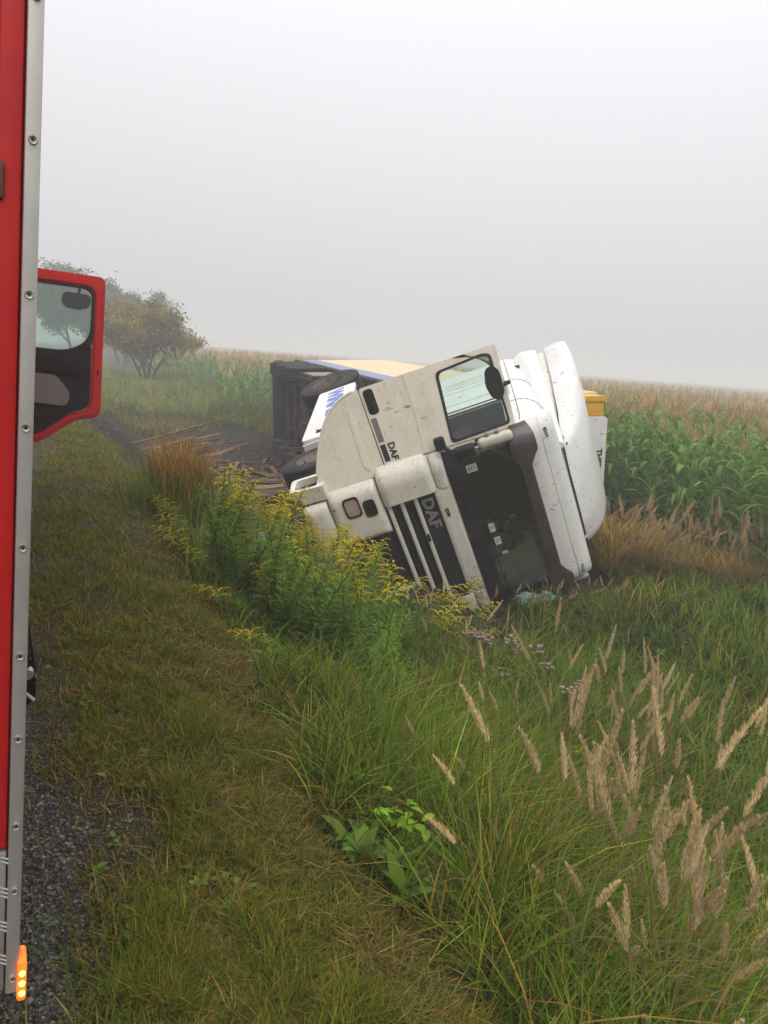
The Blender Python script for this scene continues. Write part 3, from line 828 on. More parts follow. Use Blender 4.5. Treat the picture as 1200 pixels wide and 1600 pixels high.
# corner deflectors wrapping round
def corner(name, s, z0, z1, out, mat):
    bm = bmesh.new()
    def f(u, v):
        z = z0 + (z1 - z0) * v
        e = min(v, 1 - v) * (z1 - z0)
        ro = max(0, 1 - e / .07) ** 2 * .05
        t = u * 1.25
        if t < .50: x = .77 + t / .5 * .22; y = rake(z) + .02
        elif t < .85:
            a = (t - .5) / .35 * PI / 2; x = .99 + .19 * math.sin(a); y = rake(z) + .02 + .19 * (1 - math.cos(a))
        else: x = 1.18; y = rake(z) + .21 + (t - .85) * .5
        nrm = Vector((max(0, min(1, (t - .5) / .35)), -1 + max(0, min(1, (t - .5) / .35)), 0)).normalized()
        p = Vector((x, y, z)) + nrm * (out - ro)
        return (p.x * s, p.y, p.z)
    sheet(bm, f, 26, 14, (0, .03, 0))
    return obj(name, bm, mat, TK, angle=60)
for s in (-1, 1):
    c = corner('corner_deflector', s, 1.36, 2.02, .055, 'cab_paint')
    corner('corner_panel', s, 2.025, 2.20, .025, 'cab_paint')
for z in (1.55, 1.86):
    bm = bmesh.new(); lathe(bm, [(-.004, .0001), (-.006, .011), (.004, .014)], 12, 'y', (-.93, fy(-.93, z) - .047, z)); obj('panel_bolt', bm, 'black_plastic', TK)
# headlamp units and bumper
for s in (-1, 1):
    bm = bmesh.new()
    def f(u, v, s=s):
        x = .42 + .75 * u; z = .72 + .62 * v
        e = min(u * .75, (1 - u) * .75, v * .62, (1 - v) * .62)
        return (s * x, fy(x, z) - .03 + max(0, 1 - e / .06) ** 2 * .05 + .10 * max(0, (u - .8) / .2) ** 2, z)
    sheet(bm, f, 24, 18, (0, .05, 0)); hp = obj('headlamp_panel', bm, 'cab_paint', TK, angle=60)
    for (cx, cz, w, h, mt) in ((.90, .985, .13, .10, 'headlamp_lens'), (.83, 1.19, .11, .075, 'black_gloss')):
        bm = bmesh.new()
        o_ = resample(round_poly([(cx - w, cz + h), (cx + w, cz + h), (cx + w, cz - h), (cx - w, cz - h)], .05, 5), 48)
        i_ = resample(round_poly([(cx - w * .82, cz + h * .8), (cx + w * .82, cz + h * .8), (cx + w * .82, cz - h * .8), (cx - w * .82, cz - h * .8)], .05, 5), 48)
        ring_prism(bm, o_, i_, lambda u, v, d, s=s: (s * u, fy(u, v) - .042 + d, v), 0, .03); hl = obj('headlamp', bm, 'black_plastic', hp)
        bm = bmesh.new(); prism(bm, i_, lambda u, v, d, s=s: (s * u, fy(u, v) - .036 + d, v), 0, .01); obj('lens', bm, mt, hl)
bm = bmesh.new()
box(bm, (-.44, .10, .45), (.44, .2, 1.32)); obj('radiator', bm, 'black_plastic', TK)
bm = bmesh.new()
for k in range(5): tube(bm, [(-.42, .07, .55 + k * .16), (.42, .07, .55 + k * .16)], .012, 6)
obj('intake_bars', bm, 'chassis', TK)
front('bumper_lip', -1.05, 1.05, .40, .70, 'cab_paint', .03, 30, 6, .05, .04)
for s in (-1, 1):   # bumper ends, open behind with a ribbed step inside
    bm = bmesh.new()
    o_ = resample(round_poly([(.06, .76), (.50, .74), (.52, .30), (.14, .30)], .06, 5), 48); i_ = resample(round_poly([(.13, .66), (.44, .66), (.46, .37), (.18, .37)], .05, 5), 48)
    ring_prism(bm, o_, i_, lambda u, v, d, s=s: (s * d, u, v), 1.08, 1.27); be = obj('bumper_end', bm, 'cab_paint', TK)
    bm = bmesh.new(); box(bm, (min(s * 1.09, s * 1.16), .12, .35), (max(s * 1.09, s * 1.16), .47, .67))
    for k in range(7): box(bm, (min(s * 1.16, s * 1.185), .15 + k * .045, .38), (max(s * 1.16, s * 1.185), .17 + k * .045, .65))
    obj('step_plate', bm, 'chassis', be)

# --- interior seen through the screen
bm = bmesh.new(); box(bm, (-1.08, .26, 1.95), (1.08, .62, 2.36), .06, 3); ds = obj('dashboard', bm, 'interior_green', TK)
bm = bmesh.new(); box(bm, (-.62, .30, 2.362), (-.22, .5, 2.40), .01); obj('dash_tray', bm, 'interior_dark', ds)
for x in (-.62, .62):
    st = empty('seat'); st.parent = TK
    bm = bmesh.new(); box(bm, (x - .25, .95, 1.75), (x + .25, 1.45, 1.90), .06, 3); obj('seat_cushion', bm, 'interior_dark', st)
    bm = bmesh.new(); box(bm, (x - .25, 1.42, 1.85), (x + .25, 1.56, 2.65), .06, 3); obj('backrest', bm, 'grey_pad' if x < 0 else 'interior_dark', st)
    bm = bmesh.new(); box(bm, (x - .13, 1.42, 2.67), (x + .13, 1.53, 2.86), .05, 3); obj('headrest', bm, 'interior_dark', st)
bm = bmesh.new()
tube(bm, [(.62 + .22 * math.cos(a), .80 + .06 * math.sin(a), 2.42 + .20 * math.sin(a)) for a in np.linspace(0, 2 * PI, 29)], .016, 8, cap=False)
tube(bm, [(.40, .80, 2.42), (.84, .80, 2.42)], .014, 6); tube(bm, [(.62, .80, 2.42), (.62, .6, 2.25)], .03, 8); obj('steering_wheel', bm, 'interior_dark', TK)
bm = bmesh.new(); box(bm, (-.95, 1.75, 1.95), (1.08, 2.30, 2.12), .06, 3); obj('bunk', bm, 'interior_beige', TK)
bm = bmesh.new(); tube(bm, [(-1.02, .36, 2.55), (-1.0, .30, 2.72), (-.72, .33, 2.98)], .018, 8); obj('pillar_grip', bm, 'grey_pad', TK)
bm = bmesh.new()
for k in range(16):
    a = rnd(0, 6.28); x, y, z = .35 + rnd(-.22, .22), .5 + rnd(-.1, .2), 2.55 + rnd(-.12, .25)
    t = bmesh.new(); bmesh.ops.create_icosphere(t, subdivisions=2, radius=rnd(.05, .11))
    for v in t.verts: v.co = Vector((v.co.x * rnd(.8, 1.3), v.co.y * .7, v.co.z * rnd(.7, 1.2))) + Vector((x, y, z))
    join(bm, t)
obj('fallen_bedding', bm, 'cloth_brown', TK)

# --- open passenger door, swung up and forward about its front edge
HY, TH = .15, R(70)
HG = Vector((-1.2, HY, 0)); S_ = Vector((-math.sin(TH), math.cos(TH), 0)); N_ = Vector((-math.cos(TH), -math.sin(TH), 0))
DM = Matrix((S_, N_, Vector((0, 0, 1)))).transposed().to_4x4(); DM.translation = HG   # door axes: x along the door, y outwards, z up
DD = empty('door'); DD.parent = TK; DD.matrix_local = DM
pd = lambda u, v, d: (u, d, v)
do = resample(round_poly([(-.01, 3.13), (.965, 3.185), (.985, 1.50), (.02, 1.52)], [.03, .035, .02, .02], 5), 110)
di = resample(round_poly([(.05, 3.07), (.865, 3.085), (.895, 3.0), (.865, 2.44), (.035, 2.37)], [.05, .06, .08, .06, .06], 5), 110)
bm = bmesh.new(); ring_prism(bm, do, di, pd, -.05, .0)
bmesh.ops.bevel(bm, geom=[e for e in bm.edges if e.is_boundary], offset=.001, segments=1); obj('door_skin', bm, 'cab_door_paint', DD, angle=35)
wo = resample(round_poly([(.035, 3.085), (.88, 3.10), (.91, 3.0), (.88, 2.42), (.02, 2.355)], [.05, .06, .08, .06, .06], 5), 90)
wi = resample(round_poly([(.06, 3.06), (.855, 3.07), (.88, 2.98), (.852, 2.455), (.05, 2.39)], [.05, .06, .08, .06, .06], 5), 90)
bm = bmesh.new(); ring_prism(bm, wo, wi, pd, -.02, .006); obj('window_seal', bm, 'black_rubber', DD)
bm = bmesh.new(); prism(bm, wi, pd, -.018, -.013); obj('window_pane', bm, 'pane', DD)
bm = bmesh.new(); box(bm, (.36, -.014, 2.385), (.375, .004, 3.07)); obj('window_bar', bm, 'black_rubber', DD)
low_o = [(.02, 1.505), (.985, 1.49)] + [(.985 - .14 * t - .66 * t ** 2.6, 1.44 - .74 * t ** .92) for t in np.linspace(0.03, 1, 16)] + [(.02, .70), (-.08, .745), (-.085, .80), (-.06, 1.38)]
bm = bmesh.new(); prism(bm, low_o, pd, -.04, -.004); lp = obj('door_apron', bm, 'cab_door_paint', DD, angle=30)
bm = bmesh.new(); prism(bm, [(.04, 1.30), (.10, 1.27), (.75, 1.285), (.80, 1.305), (.75, 1.33), (.04, 1.34)], pd, -.01, .006); obj('apron_crease', bm, 'cab_door_paint', lp)
bm = bmesh.new(); tube(bm, [(u, -.008, v) for u, v in low_o[2:19]], .016, 6); obj('arch_lip', bm, 'cab_door_paint', lp)
bm = bmesh.new(); prism(bm, [(.0, 1.496), (.985, 1.484), (.985, 1.503), (.0, 1.516)], pd, -.03, -.008); obj('apron_gap', bm, 'black_rubber', lp)
bm = bmesh.new(); prism(bm, [(.02, 2.02), (.5, 2.05), (.98, 2.05), (.98, 2.075), (.5, 2.075), (.02, 2.04)], pd, -.01, .007); obj('door_crease', bm, 'cab_door_paint', DD)
bm = bmesh.new(); prism(bm, round_poly([(.64, 1.54), (.95, 1.535), (.95, 1.66), (.64, 1.665)], .05, 5), pd, -.02, .003); hd = obj('door_handle', bm, 'black_plastic', DD)
bm = bmesh.new(); prism(bm, round_poly([(.68, 1.56), (.90, 1.555), (.90, 1.60), (.68, 1.605)], .02, 4), pd, 0, .03); obj('handle_bar', bm, 'black_gloss', hd)
bm = bmesh.new(); prism(bm, [(.30, 1.535), (.60, 1.53), (.60, 1.60), (.30, 1.605)], pd, -.01, .003); sm_ = obj('door_decal', bm, 'grey_pad', DD)
bm = bmesh.new(); prism(bm, [(.06, 1.54), (.27, 1.535), (.27, 1.60), (.06, 1.605)], pd, -.01, .0025); obj('badge_plate', bm, 'letter_black', DD)
lettering('door_letters', 'DAF', .115, 'letter_black', DD, (.27, .002, 1.63), (-1, 0, 0), (0, 0, 1), .003, 1.0, .004)
bm = bmesh.new(); prism(bm, round_poly([(.32, 3.05), (.40, 3.12), (.66, 3.13), (.74, 3.06), (.71, 2.97), (.54, 2.93), (.38, 2.96)], .05, 5), pd, .07, .16); km = obj('kerb_mirror', bm, 'black_plastic', DD)
bm = bmesh.new(); tube(bm, [(.48, .10, 3.14), (.49, .07, 3.20), (.50, .0, 3.16)], .022, 8); obj('mirror_arm', bm, 'black_plastic', km)
bm = bmesh.new(); prism(bm, [(.03, 1.58), (.93, 1.58), (.93, 2.34), (.03, 2.28)], pd, -.075, -.05); obj('door_lining', bm, 'interior_beige', DD)
bm = bmesh.new(); tube(bm, [(-.02, -.02, 2.9), (-.03, .03, 2.86), (-.03, .03, 2.62)], .018, 8); obj('door_hinge', bm, 'black_plastic', DD)

# --- mirrors on the front pillar
MR = empty('mirror'); MR.parent = TK
bm = bmesh.new(); tube(bm, [(-1.22, .10, 2.23), (-1.26, .0, 2.26), (-1.20, -.13, 2.36), (-1.17, -.15, 2.52)], .024, 8); obj('mirror_arm', bm, 'black_plastic', MR)
bm = bmesh.new(); box(bm, (-1.38, .02, 2.16), (-1.22, .12, 2.29), .03, 3); obj('mirror_head', bm, 'black_plastic', MR)
bm = bmesh.new(); box(bm, (-1.27, -.22, 2.36), (-1.13, -.08, 2.60), .035, 3); obj('mirror_mount', bm, 'black_plastic', MR)
bm = bmesh.new(); tube(bm, [(-1.20, -.15, 2.58), (-1.20, -.15, 2.68)], .018, 8); obj('mirror_shaft', bm, 'bolt_steel', MR)
bm = bmesh.new(); box(bm, (-1.29, -.20, 2.64), (-1.16, -.08, 3.05), .055, 4); mh = obj('mirror_housing', bm, 'mirror_cream', MR)
for z in (2.74, 2.86):
    bm = bmesh.new(); box(bm, (-1.325, -.16, z), (-1.28, -.10, z + .05), .015); obj('housing_clip', bm, 'grey_pad', mh)

# --- wheels
def wheel(parent, x, y, z, R_=.515, w=.31, side=-1, deep=.13, steer=0, rim='rim', treads=5):
    t = empty('wheel'); t.parent = parent; t.location = (x, y, z); t.rotation_euler = (0, 0, steer)
    s = side
    pr = [(s * -w / 2, R_ * .56), (s * -w / 2, R_ * .9), (s * -w * .42, R_ * .975)]
    for k in range(treads):
        a = -.36 + .72 * k / (treads - 1)
        pr += [(s * w * (a - .055), R_), (s * w * (a + .055), R_), (s * w * (a + .07), R_ * .965), (s * w * (a + .10), R_ * .965)]
    pr += [(s * w * .45, R_ * .975), (s * w / 2, R_ * .9), (s * w * .53, R_ * .76), (s * w / 2, R_ * .58), (s * w * .42, R_ * .56)]
    bm = bmesh.new(); lathe(bm, pr, 44, 'x'); obj('tyre', bm, 'black_rubber', t, angle=25)
    bm = bmesh.new(); lathe(bm, [(s * w * .46, R_ * .58), (s * w * .5, R_ * .555), (s * w * .40, R_ * .52), (s * (w / 2 - deep), R_ * .46), (s * (w / 2 - deep - .03), R_ * .30), (s * (w / 2 - deep + .02), R_ * .27), (s * (w / 2 - deep + .04), R_ * .14), (s * (w / 2 - deep + .04), .001)], 40, 'x'); ri = obj('rim', bm, rim, t, angle=35)
    bm = bmesh.new()
    for k in range(10):
        a = 2 * PI * k / 10; lathe(bm, [(s * (w / 2 - deep + .02), .001), (s * (w / 2 - deep + .02), .016), (s * (w / 2 - deep - .03), .018)], 6, 'x', (0, R_ * .37 * math.cos(a), R_ * .37 * math.sin(a)))
    obj('wheel_nuts', bm, rim, ri)
    return t
wheel(TK, -1.02, 1.40, .52, side=-1, deep=.05, steer=R(-6)); wheel(TK, 1.02, 1.40, .52, side=1, deep=.05, steer=R(-6))
for s in (-1, 1):
    wheel(TK, s * 1.0, 5.0, .52, .55, side=s, deep=.19); wheel(TK, s * .65, 5.0, .52, .55, side=s, deep=.19)
bm = bmesh.new(); tube(bm, [(-1, 1.4, .52), (1, 1.4, .52)], .06, 10); tube(bm, [(-.85, 5.0, .52), (.85, 5.0, .52)], .09, 10); obj('axle', bm, 'chassis', TK)
for s in (-1, 1):
    bm = bmesh.new(); box(bm, (s * .42 - .04, .5, .72), (s * .42 + .04, 6.1, .98)); obj('chassis_rail', bm, 'chassis', TK)
bm = bmesh.new()
for y in (2.3, 3.4, 4.4, 5.9): box(bm, (-.38, y - .05, .74), (.38, y + .05, .96))
obj('cross_member', bm, 'chassis', TK)
bm = bmesh.new(); box(bm, (-.36, .6, .7), (.36, 2.2, 1.2), .05); obj('engine', bm, 'chassis', TK)
for s in (-1, 1):
    bm = bmesh.new(); sheet(bm, lambda u, v, s=s: (s * (.80 + .40 * v), 1.4 + .64 * math.cos(PI * u), .52 + .64 * math.sin(PI * u)), 20, 2, lambda u, v: (0, .015 * math.cos(PI * u), .015 * math.sin(PI * u))); obj('mudguard', bm, 'black_plastic', TK)
# side cover with blue lettering and step notches
bm = bmesh.new()
sk = resample(round_poly([(2.0, 1.02), (4.18, 1.06), (4.16, .42), (2.06, .27)], [.04, .04, .04, .05], 4), 80)
bm = bmesh.new(); prism(bm, sk, lambda u, v, d: (d, u, v), -1.215, -1.165); sc_ = obj('side_cover', bm, 'cab_white', TK, angle=30)
bm = bmesh.new(); box(bm, (-1.165, 2.0, .28), (-.8, 2.04, 1.02)); obj('cover_end', bm, 'cab_white', sc_)
for z in (.48, .78):
    bm = bmesh.new(); prism(bm, round_poly([(2.22, z), (2.5, z + .01), (2.48, z + .15), (2.22, z + .14)], .03, 4), lambda u, v, d: (d, u, v), -1.218, -1.19); nt = obj('step_notch', bm, 'interior_dark', sc_)
    bm = bmesh.new(); prism(bm, round_poly([(2.32, z + .02), (2.5, z + .02), (2.48, z + .14), (2.32, z + .13)], .03, 4), lambda u, v, d: (d, u, v), -1.232, -1.20); obj('notch_step', bm, 'cab_paint', nt)
lettering('cover_letters', 'WINNE', .36, 'letter_blue', sc_, (-1.217, 4.1, .60), (0, -1, 0), (0, 0, 1), .002, 1.0, .012, sx=1.0)
bm = bmesh.new(); lathe(bm, [(2.2, .001), (2.2, .30), (3.9, .30), (3.9, .001)], 24, 'y', (-.85, 0, .62)); obj('fuel_tank', bm, 'chassis', TK)
bm = bmesh.new(); lathe(bm, [(2.2, .001), (2.2, .30), (3.9, .30), (3.9, .001)], 24, 'y', (.85, 0, .62)); obj('fuel_tank', bm, 'chassis', TK)

# ------------------------------------------------------------------ toppled trailer: x from its right (upper) side down to its left, y rearward, z floor to roof
R_Y = Vector((1.23, 9.55, .26)).normalized(); R_Z = Vector((2.71, -.35, .216)); R_Z = (R_Z - R_Y * R_Z.dot(R_Y)).normalized(); R_X = R_Y.cross(R_Z)
R_O = Vector((6.13, 13.94, 1.33)) + R_Y * -3.1
TR = empty('trailer', Matrix.Translation(R_O) @ Matrix((R_X, R_Y, R_Z)).transposed().to_4x4())
tag(TR, 'long beige box trailer with blue stripe toppled on its side behind the lorry', 'trailer')
LN, HT, WD = 13.1, 2.82, 2.5
bm = bmesh.new(); box(bm, (.02, .04, .04), (WD, LN - .03, HT - .03), .02); obj('body', bm, 'trailer_dark', TR)
bm = bmesh.new(); box(bm, (-.01, .06, .62), (.019, LN - .05, HT - .06)); obj('side_wall', bm, 'trailer_beige', TR)
bm = bmesh.new(); box(bm, (-.016, .05, .06), (.018, LN - .04, .615), .006); obj('side_stripe', bm, 'trailer_blue', TR)
bm = bmesh.new(); box(bm, (-.02, .03, HT - .06), (.06, LN, HT + .02), .015); obj('roof_rail', bm, 'trailer_beige', TR)
bm = bmesh.new(); box(bm, (-.03, .02, -.10), (.04, LN, .058), .01); obj('floor_rail', bm, 'chassis', TR)
bm = bmesh.new(); box(bm, (2.46, .02, -.10), (2.53, LN, .058), .01); obj('floor_rail', bm, 'chassis', TR)
for x in (.72, 1.78):
    bm = bmesh.new(); box(bm, (x - .06, 1.0, -.42), (x + .06, LN - .2, -.40)); box(bm, (x - .012, 1.0, -.40), (x + .012, LN - .2, .0)); obj('chassis_beam', bm, 'chassis_rust', TR)
cm = None
for k in range(26):
    if cm is None:
        bm = bmesh.new(); box(bm, (.0, -.03, -.10), (2.46, .03, .035)); cm = obj('cross_member', bm, 'chassis_rust', TR); c = cm
    else: c = cm.copy(); COL.objects.link(c)
    c.location = (.02, .5 + k * .48, 0)
for k, y in enumerate((8.3, 9.6, 10.9)):
    bm = bmesh.new(); tube(bm, [(.3, y, -.65), (2.2, y, -.65)], .075, 10); box(bm, (.6, y - .12, -.62), (.85, y + .12, -.40), .02); box(bm, (1.65, y - .12, -.62), (1.9, y + .12, -.40), .02); obj('axle', bm, 'chassis', TR)
    for x, s in ((.14, -1), (2.36, 1)): wheel(TR, x, y, -.65, .52, .36, s, .10, rim='trailer_wheel_cover')
bm = bmesh.new(); box(bm, (.0, LN - .06, -.75), (2.5, LN + .02, -.45), .02); box(bm, (.7, LN - .3, -.5), (.85, LN - .1, 0)); box(bm, (1.65, LN - .3, -.5), (1.8, LN - .1, 0)); rb = obj('rear_bumper', bm, 'chassis', TR)
bm = bmesh.new(); box(bm, (.02, 11.7, -1.0), (2.45, 11.75, -.25), .01); obj('mud_flap', bm, 'black_rubber', TR)
for x in (.35, 2.05):
    bm = bmesh.new(); box(bm, (x - .06, 2.5, -.85), (x + .06, 2.64, .0), .01); box(bm, (x - .14, 2.44, -.92), (x + .14, 2.70, -.85), .01); obj('landing_leg', bm, 'chassis', TR)
# pallet rack frame under the floor: two end frames joined by long bars
PR = empty('pallet_rack'); PR.parent = TR
for y in (6.2, 7.6):
    bm = bmesh.new(); tube(bm, [(.08, y, -.08), (.08, y, -.85), (2.42, y, -.85), (2.42, y, -.08)], .03, 6); obj('rack_frame', bm, 'chassis_rust', PR)
for k in range(4):
    bm = bmesh.new(); box(bm, (.08, 6.22 + k * .44, -.88), (2.42, 6.25 + k * .44, -.85)); obj('rack_bar', bm, 'chassis_rust', PR)
for x in (.08, .16, 1.25, 2.42):
    bm = bmesh.new(); box(bm, (x - .02, 6.2, -.875), (x + .02, 7.62, -.835)); obj('rack_rail', bm, 'chassis', PR)
for k in range(5):
    bm = bmesh.new(); box(bm, (.05, 6.32 + k * .26, -.80), (.065, 6.42 + k * .26, -.12)); obj('rack_slat', bm, 'aluminium', PR)
# air lines and a valve box along the chassis
for k in range(3):
    bm = bmesh.new(); tube(bm, [(1.0 + .12 * k, 2.0, -.30), (1.05 + .1 * k, 4.5, -.36), (.95 + .12 * k, 7.0, -.32), (1.1 + .1 * k, 9.5, -.45), (1.0, 11.5, -.35)], .018, 6); obj('air_line', bm, 'black_rubber', TR)
for y in (7.7, 8.95, 10.25):
    bm = bmesh.new(); lathe(bm, [(-.16, .001), (-.16, .09), (.10, .11), (.12, .001)], 16, 'x', (.62, y, -.52)); obj('brake_chamber', bm, 'chassis_rust', TR)
bm = bmesh.new(); lathe(bm, [(-.5, .001), (-.48, .13), (.48, .13), (.5, .001)], 18, 'y', (1.25, 6.4, -.28)); obj('air_tank', bm, 'chassis', TR)
# white cooling unit and yellow locker on the front wall
bm = bmesh.new(); prism(bm, round_poly([(.33, 2.72), (.37, HT - .05), (1.9, HT - .03), (2.15, 2.6), (2.15, .9), (.33, .9)], [.05, .16, .3, .1, .05, .05], 6), lambda u, v, d: (u, d, v), -.46, .03); un = obj('cooling_unit', bm, 'unit_white', TR, angle=30)
lettering('unit_letters', 'THERMO', .135, 'letter_black', un, (.86, -.462, 2.615), (1, 0, 0), (0, 0, 1), .003, 1.0, .006)
bm = bmesh.new(); box(bm, (.07, -.42, 2.36), (.322, -.06, 2.72), .012); yb = obj('locker', bm, 'yellow_plastic', TR); yb['label'] = 'yellow lidded box above the white unit'
bm = bmesh.new(); prism(bm, [(-.0, 2.38), (-.0, 2.70), (.065, 2.75), (.085, 2.75), (.085, 2.33), (.065, 2.33)], lambda u, v, d: (u, d, v), -.45, -.03); obj('locker_lid', bm, 'yellow_plastic', yb)
bm = bmesh.new(); box(bm, (.10, -.40, 2.722), (.27, -.30, 2.745), .005); obj('locker_latch', bm, 'black_plastic', yb)
# ------------------------------------------------------------------ vegetation
def blades(P, az, h, lean, curl, w, segs, c0, c1, twist=None, fold=0.0, taper=.12, up=None):
    """ribbons growing from points P (n,3). lean = sideways reach at the tip / h, curl = how much of the reach comes late.
    c0, c1 colours (n,3) at base and tip. Returns V, F(quads), C"""
    n = len(P)
    t = np.linspace(0, 1, segs + 1)
    h = np.broadcast_to(h, n); lean = np.broadcast_to(lean, n); curl = np.broadcast_to(curl, n); w = np.broadcast_to(w, n)
    d = np.stack([np.cos(az), np.sin(az), 0 * az], -1)
    side_az = az + PI / 2 if twist is None else az + PI / 2 + twist
    s = np.stack([np.cos(side_az), np.sin(side_az), 0 * az], -1)
    reach = (lean * h)[:, None] * (t[None] * (1 - curl[:, None]) + curl[:, None] * t[None] ** 2.2)
    # height falls as the blade bends over
    rise = h[:, None] * (t[None] - np.clip(lean[:, None], 0, 1.6) * .42 * curl[:, None] * t[None] ** 2.4)
    ctr = P[:, None, :] + d[:, None, :] * reach[..., None]
    ctr[..., 2] += rise
    wd = w[:, None] * np.where(t < .25, .65 + 1.4 * t, 1 - ((t - .25) / .75) ** 1.6 * (1 - taper))[None]
    off = s[:, None, :] * wd[..., None] * .5
    V = np.stack([ctr - off, ctr + off], 2)           # n, segs+1, 2, 3
    idx = np.arange(n * (segs + 1) * 2).reshape(n, segs + 1, 2)
    F = np.stack([idx[:, :-1, 0], idx[:, :-1, 1], idx[:, 1:, 1], idx[:, 1:, 0]], -1).reshape(-1, 4)
    C = c0[:, None, :] * (1 - t)[None, :, None] + c1[:, None, :] * t[None, :, None]
    C = np.repeat(C[:, :, None, :], 2, 2)
    return V.reshape(-1, 3), F, C.reshape(-1, 3)

def tube_np(pts, r, n=5, col=(.1, .1, .1)):
    pts = np.asarray(pts, float); k = len(pts); r = np.broadcast_to(r, k)
    d = np.gradient(pts, axis=0); d /= np.linalg.norm(d, axis=1, keepdims=True) + 1e-9
    ref = np.array([.3, .2, 1.]) if abs(d[0, 2]) < .9 else np.array([1., .1, 0])
    a = np.cross(d, ref); a /= np.linalg.norm(a, axis=1, keepdims=True) + 1e-9; b = np.cross(d, a)
    th = np.linspace(0, 2 * PI, n, endpoint=False)
    V = pts[:, None] + (a[:, None] * np.cos(th)[None, :, None] + b[:, None] * np.sin(th)[None, :, None]) * r[:, None, None]
    i = np.arange(k * n).reshape(k, n)
    F = np.stack([i[:-1], np.roll(i[:-1], -1, 1), np.roll(i[1:], -1, 1), i[1:]], -1).reshape(-1, 4)
    return V.reshape(-1, 3), F, np.tile(np.array(col), (k * n, 1))

def leaf_np(base, az, el, L, w, droop, segs, col, colt=None, fold=.25, shape=.35):
    """one folded leaf with a midrib: 3 points across"""
    t = np.linspace(0, 1, segs + 1)
    d = np.array([math.cos(az), math.sin(az), 0]); s = np.array([-d[1], d[0], 0])
    e = el - droop * t ** 1.3
    st = np.stack([np.cos(e), np.sin(e)], -1) * (L / segs)
    xy = np.r_[[(0, 0)], np.cumsum(st[:-1] , axis=0)]
    ctr = np.asarray(base)[None] + d[None] * xy[:, :1] + np.array([0, 0, 1.])[None] * xy[:, 1:]
    wd = w * np.sin(PI * np.clip(t, .0, 1) ** (.55 if shape < .5 else shape)) ** .8 + w * .08
    wd[-1] = w * .03
    up = np.stack([-d[0] * np.sin(e), -d[1] * np.sin(e), np.cos(e)], -1)
    l_ = ctr - s * wd[:, None] * .5 + up * wd[:, None] * fold; r_ = ctr + s * wd[:, None] * .5 + up * wd[:, None] * fold
    V = np.stack([l_, ctr, r_], 1); i = np.arange((segs + 1) * 3).reshape(-1, 3)
    F = np.concatenate([np.stack([i[:-1, k], i[:-1, k + 1], i[1:, k + 1], i[1:, k]], -1) for k in (0, 1)])
    c0 = np.array(col); c1 = np.array(colt if colt is not None else col)
    C = c0[None] * (1 - t)[:, None] + c1[None] * t[:, None]
    return V.reshape(-1, 3), F, np.repeat(C, 3, 0)

class Acc:
    def __init__(s): s.V = []; s.F = []; s.C = []; s.n = 0
    def add(s, V, F, C):
        s.V.append(V); s.F.append(F + s.n); s.C.append(C); s.n += len(V); return s
    def mesh(s, name, mat, smooth=False): return np_mesh(name, np.concatenate(s.V), np.concatenate(s.F), mat, np.concatenate(s.C), smooth)

def polar(n, region, d0, d1, az0=-6, az1=62, power=2.0):
    """points on the ground thinning out with distance from where one stands"""
    out = []; got = 0
    while got < n:
        k = n * 2
        u = RNG.random(k)
        d = d0 * (d1 / d0) ** u if power == 2.0 else (d0 ** (2 - power) + u * (d1 ** (2 - power) - d0 ** (2 - power))) ** (1 / (2 - power))
        a = np.radians(RNG.uniform(az0, az1, k))
        x = CAM_P.x + d * np.sin(a); y = CAM_P.y + d * np.cos(a)
        ok = region(x, y)
        out.append(np.stack([x[ok], y[ok]], -1)); got += ok.sum()
    p = np.concatenate(out)[:n]
    return np.c_[p, ground_z(p[:, 0], p[:, 1])]

def pick(n, pal, jit=.18):
    pal = np.array(pal); c = pal[RNG.integers(0, len(pal), n)]
    return np.clip(c * np.array([1.18, 1.24, .55]) * (1 + RNG.normal(0, jit, (n, 1))) * (1 + RNG.normal(0, jit * .35, (n, 3))), .004, .9)

def under_lorry(x, y, pad=0.0):
    """ground covered by the lorry and the trailer"""
    ux, uy = .878, -.478; fx, fy_ = .364, .931
    dx, dy = x - 3.3, y - 8.95
    det = ux * fy_ - uy * fx
    a = (dx * fy_ - dy * fx) / det; b = (ux * dy - uy * dx) / det
    cab = (a > .2 - pad) & (a < 4.0 + pad) & (b > .06 - pad) & (b < 6.2)
    tx, ty = .129, .99
    ex, ey = x - 5.9, y - 11.2
    b2 = ex * tx + ey * ty; a2 = ex * ty - ey * tx
    trl = (b2 > -.4) & (b2 < 13.3 + pad) & (a2 > -1.2 - pad) & (a2 < 3.0 + pad)
    return cab | trl

GREEN = [(.085, .135, .020), (.105, .150, .026), (.070, .115, .020), (.125, .160, .030)]
OLIVE = [(.125, .120, .030), (.150, .135, .040), (.100, .105, .026), (.085, .110, .024)]
DRY = [(.26, .175, .080), (.20, .130, .058), (.155, .098, .042), (.30, .225, .115)]
RED = [(.17, .075, .030), (.135, .068, .032)]
EDGE = lambda y: 1.18 + .10 * np.sin(y * 1.7) + .06 * np.sin(y * 4.1 + 1)

def stuff(name, acc, mat, label, cat=None):
    o = link(bpy.data.objects.new(name, acc.mesh(name, mat))); tag(o, label, kind='stuff'); return o

